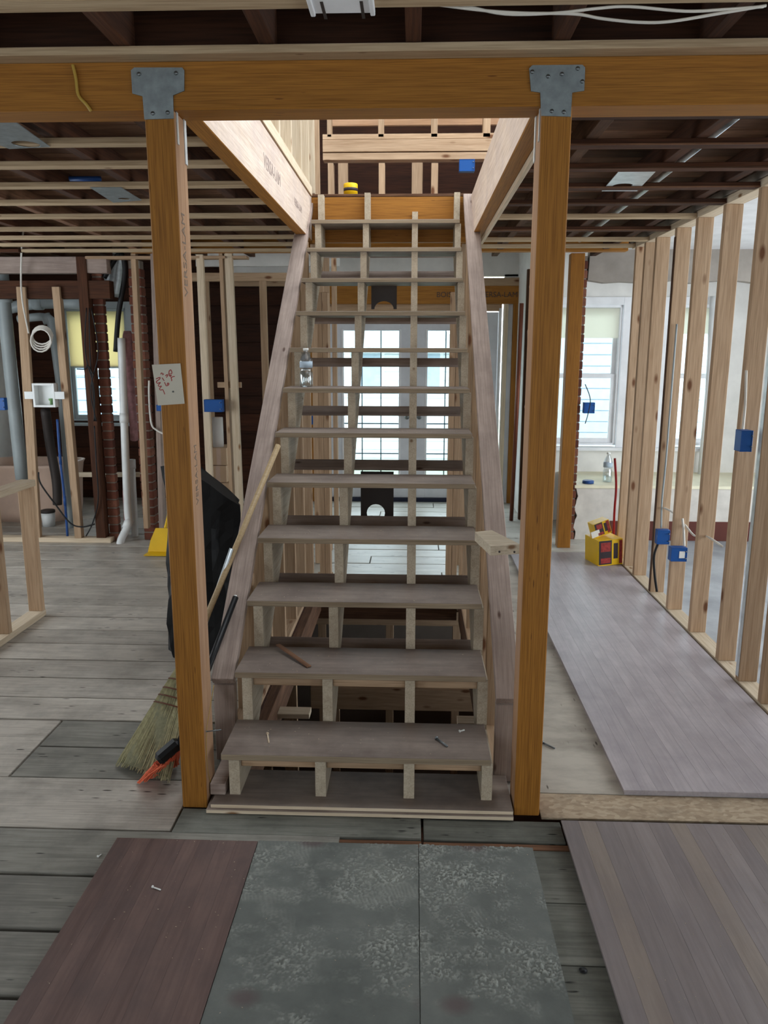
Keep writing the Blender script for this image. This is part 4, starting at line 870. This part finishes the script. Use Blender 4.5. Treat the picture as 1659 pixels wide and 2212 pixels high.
# black bag against the knee wall
bm = bmesh.new(); N = 36; rings = []
for j in range(17):
    t = j/16; z = 1.02*t; cx_ = -.98+.02*t; cy_ = 1.46; ax_ = .20-.02*t+.015*math.sin(t*7); ay_ = .13-.04*t
    ring = []
    for k in range(N):
        an = 2*math.pi*k/N; cr = 1+.10*math.sin(an*5+t*4)+.06*math.sin(an*9-t*9)+random.uniform(-.025, .025)
        x_ = ax_*math.cos(an)*cr; y_ = ay_*math.sin(an)*cr; zz_ = z*(1-.16*max(0, (x_+.05)/.2)*t)
        ring.append(bm.verts.new((cx_+x_, cy_+y_, zz_+.003)))
    rings.append(ring)
for a, b_ in zip(rings, rings[1:]):
    for k in range(N): bm.faces.new((a[k], a[(k+1) % N], b_[(k+1) % N], b_[k]))
bm.faces.new(rings[0][::-1]); bm.faces.new(rings[-1])
bg_ = root('trash_bag', 'tall black plastic bag slumped between the left post and the stairs', 'bag', (-.98, 1.46, 0)); o = fin('bag_body', bm, 'bag_black', bg_, None, False)

# yellow dustpan at the back left
dp = root('dustpan', 'yellow plastic dustpan standing on the floor behind the left post', 'dustpan', (-1.93, 3.55, 0))
prism('pan', [(-.12, 0), (.12, 0), (.115, .11), (.09, .2), (-.06, .2), (-.1, .1)], .012, 'yellow', dp, frame((-1.9, 3.56, .003), (1, 0, 0), (0, .25, 1)))
prism('lip', [(-.12, 0), (.12, 0), (.11, .1), (-.11, .1)], .006, 'yellow', dp, frame((-1.9, 3.45, .004), (1, 0, 0), (0, 1, .05)))
tube('grip', [(-1.88, 3.6, .2), (-1.87, 3.64, .27), (-1.86, 3.66, .33)], .013, 'yellow', dp, 8)

# ------------------------------------------------------------------ things on and around the stairs
def bottle(label, loc, h, r_, water=.4, group=None):
    o = root('water_bottle', label, 'bottle', loc, group)
    lathe('body', [(r_*.9, 0), (r_, .008), (r_, h*.38), (r_*.86, h*.42), (r_*.86, h*.46), (r_, h*.5), (r_, h*.66), (r_*.8, h*.78), (r_*.36, h*.9), (r_*.36, h*.94)], loc, 'clear_plastic', o, 18)
    lathe('label', [(r_*1.005, h*.5), (r_*1.005, h*.66)], loc, 'siding_blue', o, 18); lathe('cap', [(r_*.42, h*.94), (r_*.42, h), (0.0001, h)], loc, 'label_white', o, 14)
    lathe('water', [(r_*.86, .004), (r_*.94, .01), (r_*.94, h*water)], loc, 'glass', o, 16)
bottle('half full water bottle standing on a tread at the left', (at(662, 835, Y=1.64).x, 1.64, 7*RISE+.0005), .2, .034)
bottle('large water bottle standing on the ledge by the bay window', (at(1314, 1046, Y=4.35).x, 4.4, .483), .26, .04, .2)
o = lathe('jar_lid', [(.05, 0), (.05, .02), (.046, .026), (.0001, .026)], (at(1270, 1048, Y=4.3).x, 4.3, .483), 'blue_pex', None, 18); tag(o, 'blue lid lying on the ledge by the brick jamb', 'lid')
a, c = at(600, 1399, Z=2*RISE+.008), at(668, 1440, Z=2*RISE+.005)
o = bar('wood_shim', (a.x, a.y, 2*RISE+.022), (c.x, c.y, 2*RISE+.0045), .02, .006, 'old_board'); tag(o, 'thin splintered wood shim lying on the second tread', 'shim')
def screw(label, px0, px1, Z, r_=.0035, mat='bolt', name='nail'):
    a, c = at(*px0, Z=Z), at(*px1, Z=Z); z = Z+r_
    o = root(name, label, name, (a.x, a.y, Z)); tube('shank', [(a.x, a.y, z), (c.x, c.y, z)], r_*.75, mat, o, 6, 0); d = (V(c)-V(a)).normalized()
    tube('head', [(a.x-d.x*.002, a.y-d.y*.002, z+.001), (a.x+d.x*.001, a.y+d.y*.001, z+.001)], r_*1.35, mat, o, 8, 0)
screw('dark fastener strip lying on the right half of the first tread', (943, 1598), (966, 1615), RISE, .0055)
screw('pale wood splinter lying on the left half of the first tread', (578, 1587), (581, 1606), RISE, .004, 'lumber_pale', 'wood_splinter')
screw('small white scrap near the right end of the first tread', (993, 1582), (1003, 1579), RISE, .004, 'label_white', 'paper_scrap')
screw('short nail lying on the plywood right of the right post', (1173, 1607), (1198, 1619), .009, .005, 'bolt')
screw('white splinter lying on the reddish brown panel', (330, 1918), (347, 1924), .012, .003, 'label_white', 'wood_splinter')
screw('white scrap on the grey board at the left foreground', (212, 1852), (219, 1847), 0, .003, 'label_white', 'paper_scrap')
screw('bent nail driven into the left post low down', (446, 1582), (478, 1578), at(446, 1580, Y=.02).z, .003, 'bolt')
o = tube('string', [tuple(at(462, 1480, Y=.09)), tuple(at(452, 1540, Y=.05)), tuple(at(446, 1582, Y=.02)), tuple(at(447, 1650, Y=.02)), tuple(at(455, 1690, Y=.05)), tuple(at(458, 1695, Y=.06))], .0012, 'cable_yellow', None, 5); tag(o, 'thin yellow string hanging from the nail on the left post', 'string')
bm = bmesh.new()
for i in range(300):
    x_ = random.uniform(-.8, 1.7); y_ = random.uniform(-.9, .1); z_ = .0125 if x_ < -.372 and x_ > -.845 and y_ < -.2 else .0105 if -.37 < x_ < .535 and y_ < -.195 else .0225 if x_ > .66 and y_ < -.06 else .005
    if z_ == .005: continue
    s_ = random.uniform(.0004, .0011); a_ = random.random()*6.28; tube_bm(bm, [V((x_, y_, z_)), V((x_+s_*4*math.cos(a_), y_+s_*4*math.sin(a_), z_))], s_*.6, 4)
for i in range(160):
    j = random.randint(1, 6); s_ = random.uniform(.0006, .0014); x_ = random.uniform(TX0+.03, TX1-.03); y_ = TY+(j-1)*RUN+random.uniform(.02, .22); a_ = random.random()*6.28
    tube_bm(bm, [V((x_, y_, j*RISE+.0006)), V((x_+s_*4*math.cos(a_), y_+s_*4*math.sin(a_), j*RISE+.0006))], s_*.6, 4)
o = fin('wood_chips', bm, 'lumber_pale', None); tag(o, 'tiny pale wood chips and dust scattered over floor and treads', 'wood chips', kind='stuff')

# yellow cartons by the stud wall
def carton(name, label, loc, sx, sy, sz, rot):
    r = root(name, label, 'box', loc); R = M.Translation(V(loc)) @ rot
    def bb(n, lo, hi, mat):
        o = box(n, lo, hi, mat, r, .002); w_ = R @ WM[o]; WM[o] = w_; o.matrix_basis = w_; return o
    bb('carton_body', (-sx/2, -sy/2, 0), (sx/2, sy/2, sz), 'carton_yellow')
    bb('print_dark', (-sx/2+.005, -sy/2-.001, .01), (-sx/2+sx*.55, -sy/2, sz*.98), 'carton_dark'); bb('print_red', (-sx/2+.02, -sy/2-.002, sz*.1), (-sx/2+sx*.5, -sy/2-.001, sz*.3), 'carton_red')
    bb('print_red', (-sx/2+.02, -sy/2-.002, sz*.55), (-sx/2+sx*.5, -sy/2-.001, sz*.9), 'carton_red'); bb('print_red', (sx/2-.03, -sy/2-.001, .01), (sx/2-.004, -sy/2, sz*.95), 'carton_red')
    bb('print_text', (sx*.12, -sy/2-.001, sz*.25), (sx*.3, -sy/2, sz*.85), 'carton_dark')
    return r, bb
YB = at(1285, 1210, Z=.031)
r, bb = carton('yellow_carton', 'yellow printed carton on the floor panel at the foot of the stud wall', (1.60, 3.34, .032), .2, .22, .2, M.Rotation(math.radians(14), 4, 'Z') @ M.Rotation(math.radians(-3), 4, 'Y'))
r, bb = carton('yellow_carton', 'small yellow and dark carton tipped on top of the larger one', (1.575, 3.36, .246), .13, .1, .11, M.Rotation(math.radians(14), 4, 'Z') @ M.Rotation(math.radians(-18), 4, 'Y'))
bb('sticker', (-.1, -.052, .01), (-.03, -.0505, .06), 'label_white')
# boxes, roll, tub, bucket behind
for i, (px0, px1, py0, py1, Y, lab) in enumerate(((455, 490, 968, 1005, 4.6, 'upper cardboard box stacked behind the bright frame left of the stairs'), (452, 490, 1006, 1042, 4.6, 'middle cardboard box of the stack behind the bright frame'), (440, 500, 1043, 1130, 4.6, 'large bottom cardboard box behind the black bag'))):
    a, c = at(px0, py0, Y=Y), at(px1, py1, Y=Y); r = root('cardboard_box', lab, 'box', ((a.x+c.x)/2, Y, c.z)); z0 = c.z if i < 2 else .0
    box('carton_body', (a.x, Y, z0), (c.x, Y+.3, a.z), 'cardboard', r); box('tape', ((a.x+c.x)/2-.02, Y-.0008, z0+.001), ((a.x+c.x)/2+.02, Y, a.z), 'tub', r, 0)
a = at(471, 966, Y=4.7); o = root('paper_roll', 'white paper roll standing on the upper cardboard box', 'roll', (a.x, 4.72, a.z)); lathe('sheet', [(.05, 0), (.05, .28), (.02, .28), (.02, .2)], (a.x, 4.72, at(0, 967, Y=4.6).z+.004), 'paper_white', o, 18); lathe('core', [(.02, 0.01), (.02, .281), (.017, .281), (.017, .02)], (a.x, 4.72, at(0, 967, Y=4.6).z+.004), 'cardboard', o, 14)
a, c = at(8, 1003, Y=4.6), at(118, 1125, Y=4.6)
tb = root('bath_tub', 'beige bathtub standing behind the partition at far left', 'bathtub', ((a.x+c.x)/2, 4.8, 0))
ox = (a.x+c.x)/2-.15; 
bm = bmesh.new(); prof = [(1, 0), (1.04, .1), (1.08, .4), (1.12, .52), (1.16, .55), (1.05, .55), (.98, .5), (.9, .15), (.8, .1)]; rings = []
for s_, z_ in prof: rings.append([bm.verts.new((.42*s_*math.copysign(abs(math.cos(t))**.5, math.cos(t)), .3*s_*math.copysign(abs(math.sin(t))**.5, math.sin(t)), z_)) for t in [2*math.pi*k/28 for k in range(28)]])
for p_, q_ in zip(rings, rings[1:]):
    for k in range(28): bm.faces.new((p_[k], p_[(k+1) % 28], q_[(k+1) % 28], q_[k]))
bm.faces.new(rings[0][::-1]); bm.faces.new(rings[-1])
fin('basin', bm, 'tub', tb, M.Translation((ox, 4.95, 0)), True); lathe('drain', [(.03, 0), (.03, .003)], (ox+.2, 4.95, .101), 'bolt', tb, 10)
a = at(106, 1136, Z=0); bk_ = root('paint_bucket', 'white bucket with a dark rim standing behind the washer box', 'bucket', (a.x, a.y, 0)); lathe('pail', [(.055, 0), (.062, .13)], (a.x, a.y, .0), 'pvc_white', bk_, 18); lathe('lid', [(.066, .13), (.066, .15), (.06, .155), (.0001, .155)], (a.x, a.y, 0), 'dark_metal', bk_, 18)
# blue scrap far right and door tape
a = at(1645, 1440, Z=0); o = root('blue_rag', 'crumpled blue scrap on the floor behind the right studs', 'scrap', (a.x+.1, a.y, 0))
bm = bmesh.new(); bmesh.ops.create_icosphere(bm, subdivisions=2, radius=.04)
for v_ in bm.verts: v_.co *= random.uniform(.7, 1.2); v_.co.z = max(0, v_.co.z*.8+.02)
fin('cloth', bm, 'blue_box', o, M.Translation((a.x+.06, a.y, .0))); 
o = root('level_strip', 'orange and white strip leaning on the studs left of the french doors', 'strip', tuple(at(697, 1125, Y=4.7))); a = at(695, 1040, Y=4.7); c = at(699, 1125, Y=4.7); box('orange_part', (a.x-.012, 4.7, c.z), (a.x+.012, 4.71, a.z), 'orange_tape', o); box('white_part', (a.x-.012, 4.7, 0.001), (a.x+.012, 4.71, c.z-.001), 'label_white', o)
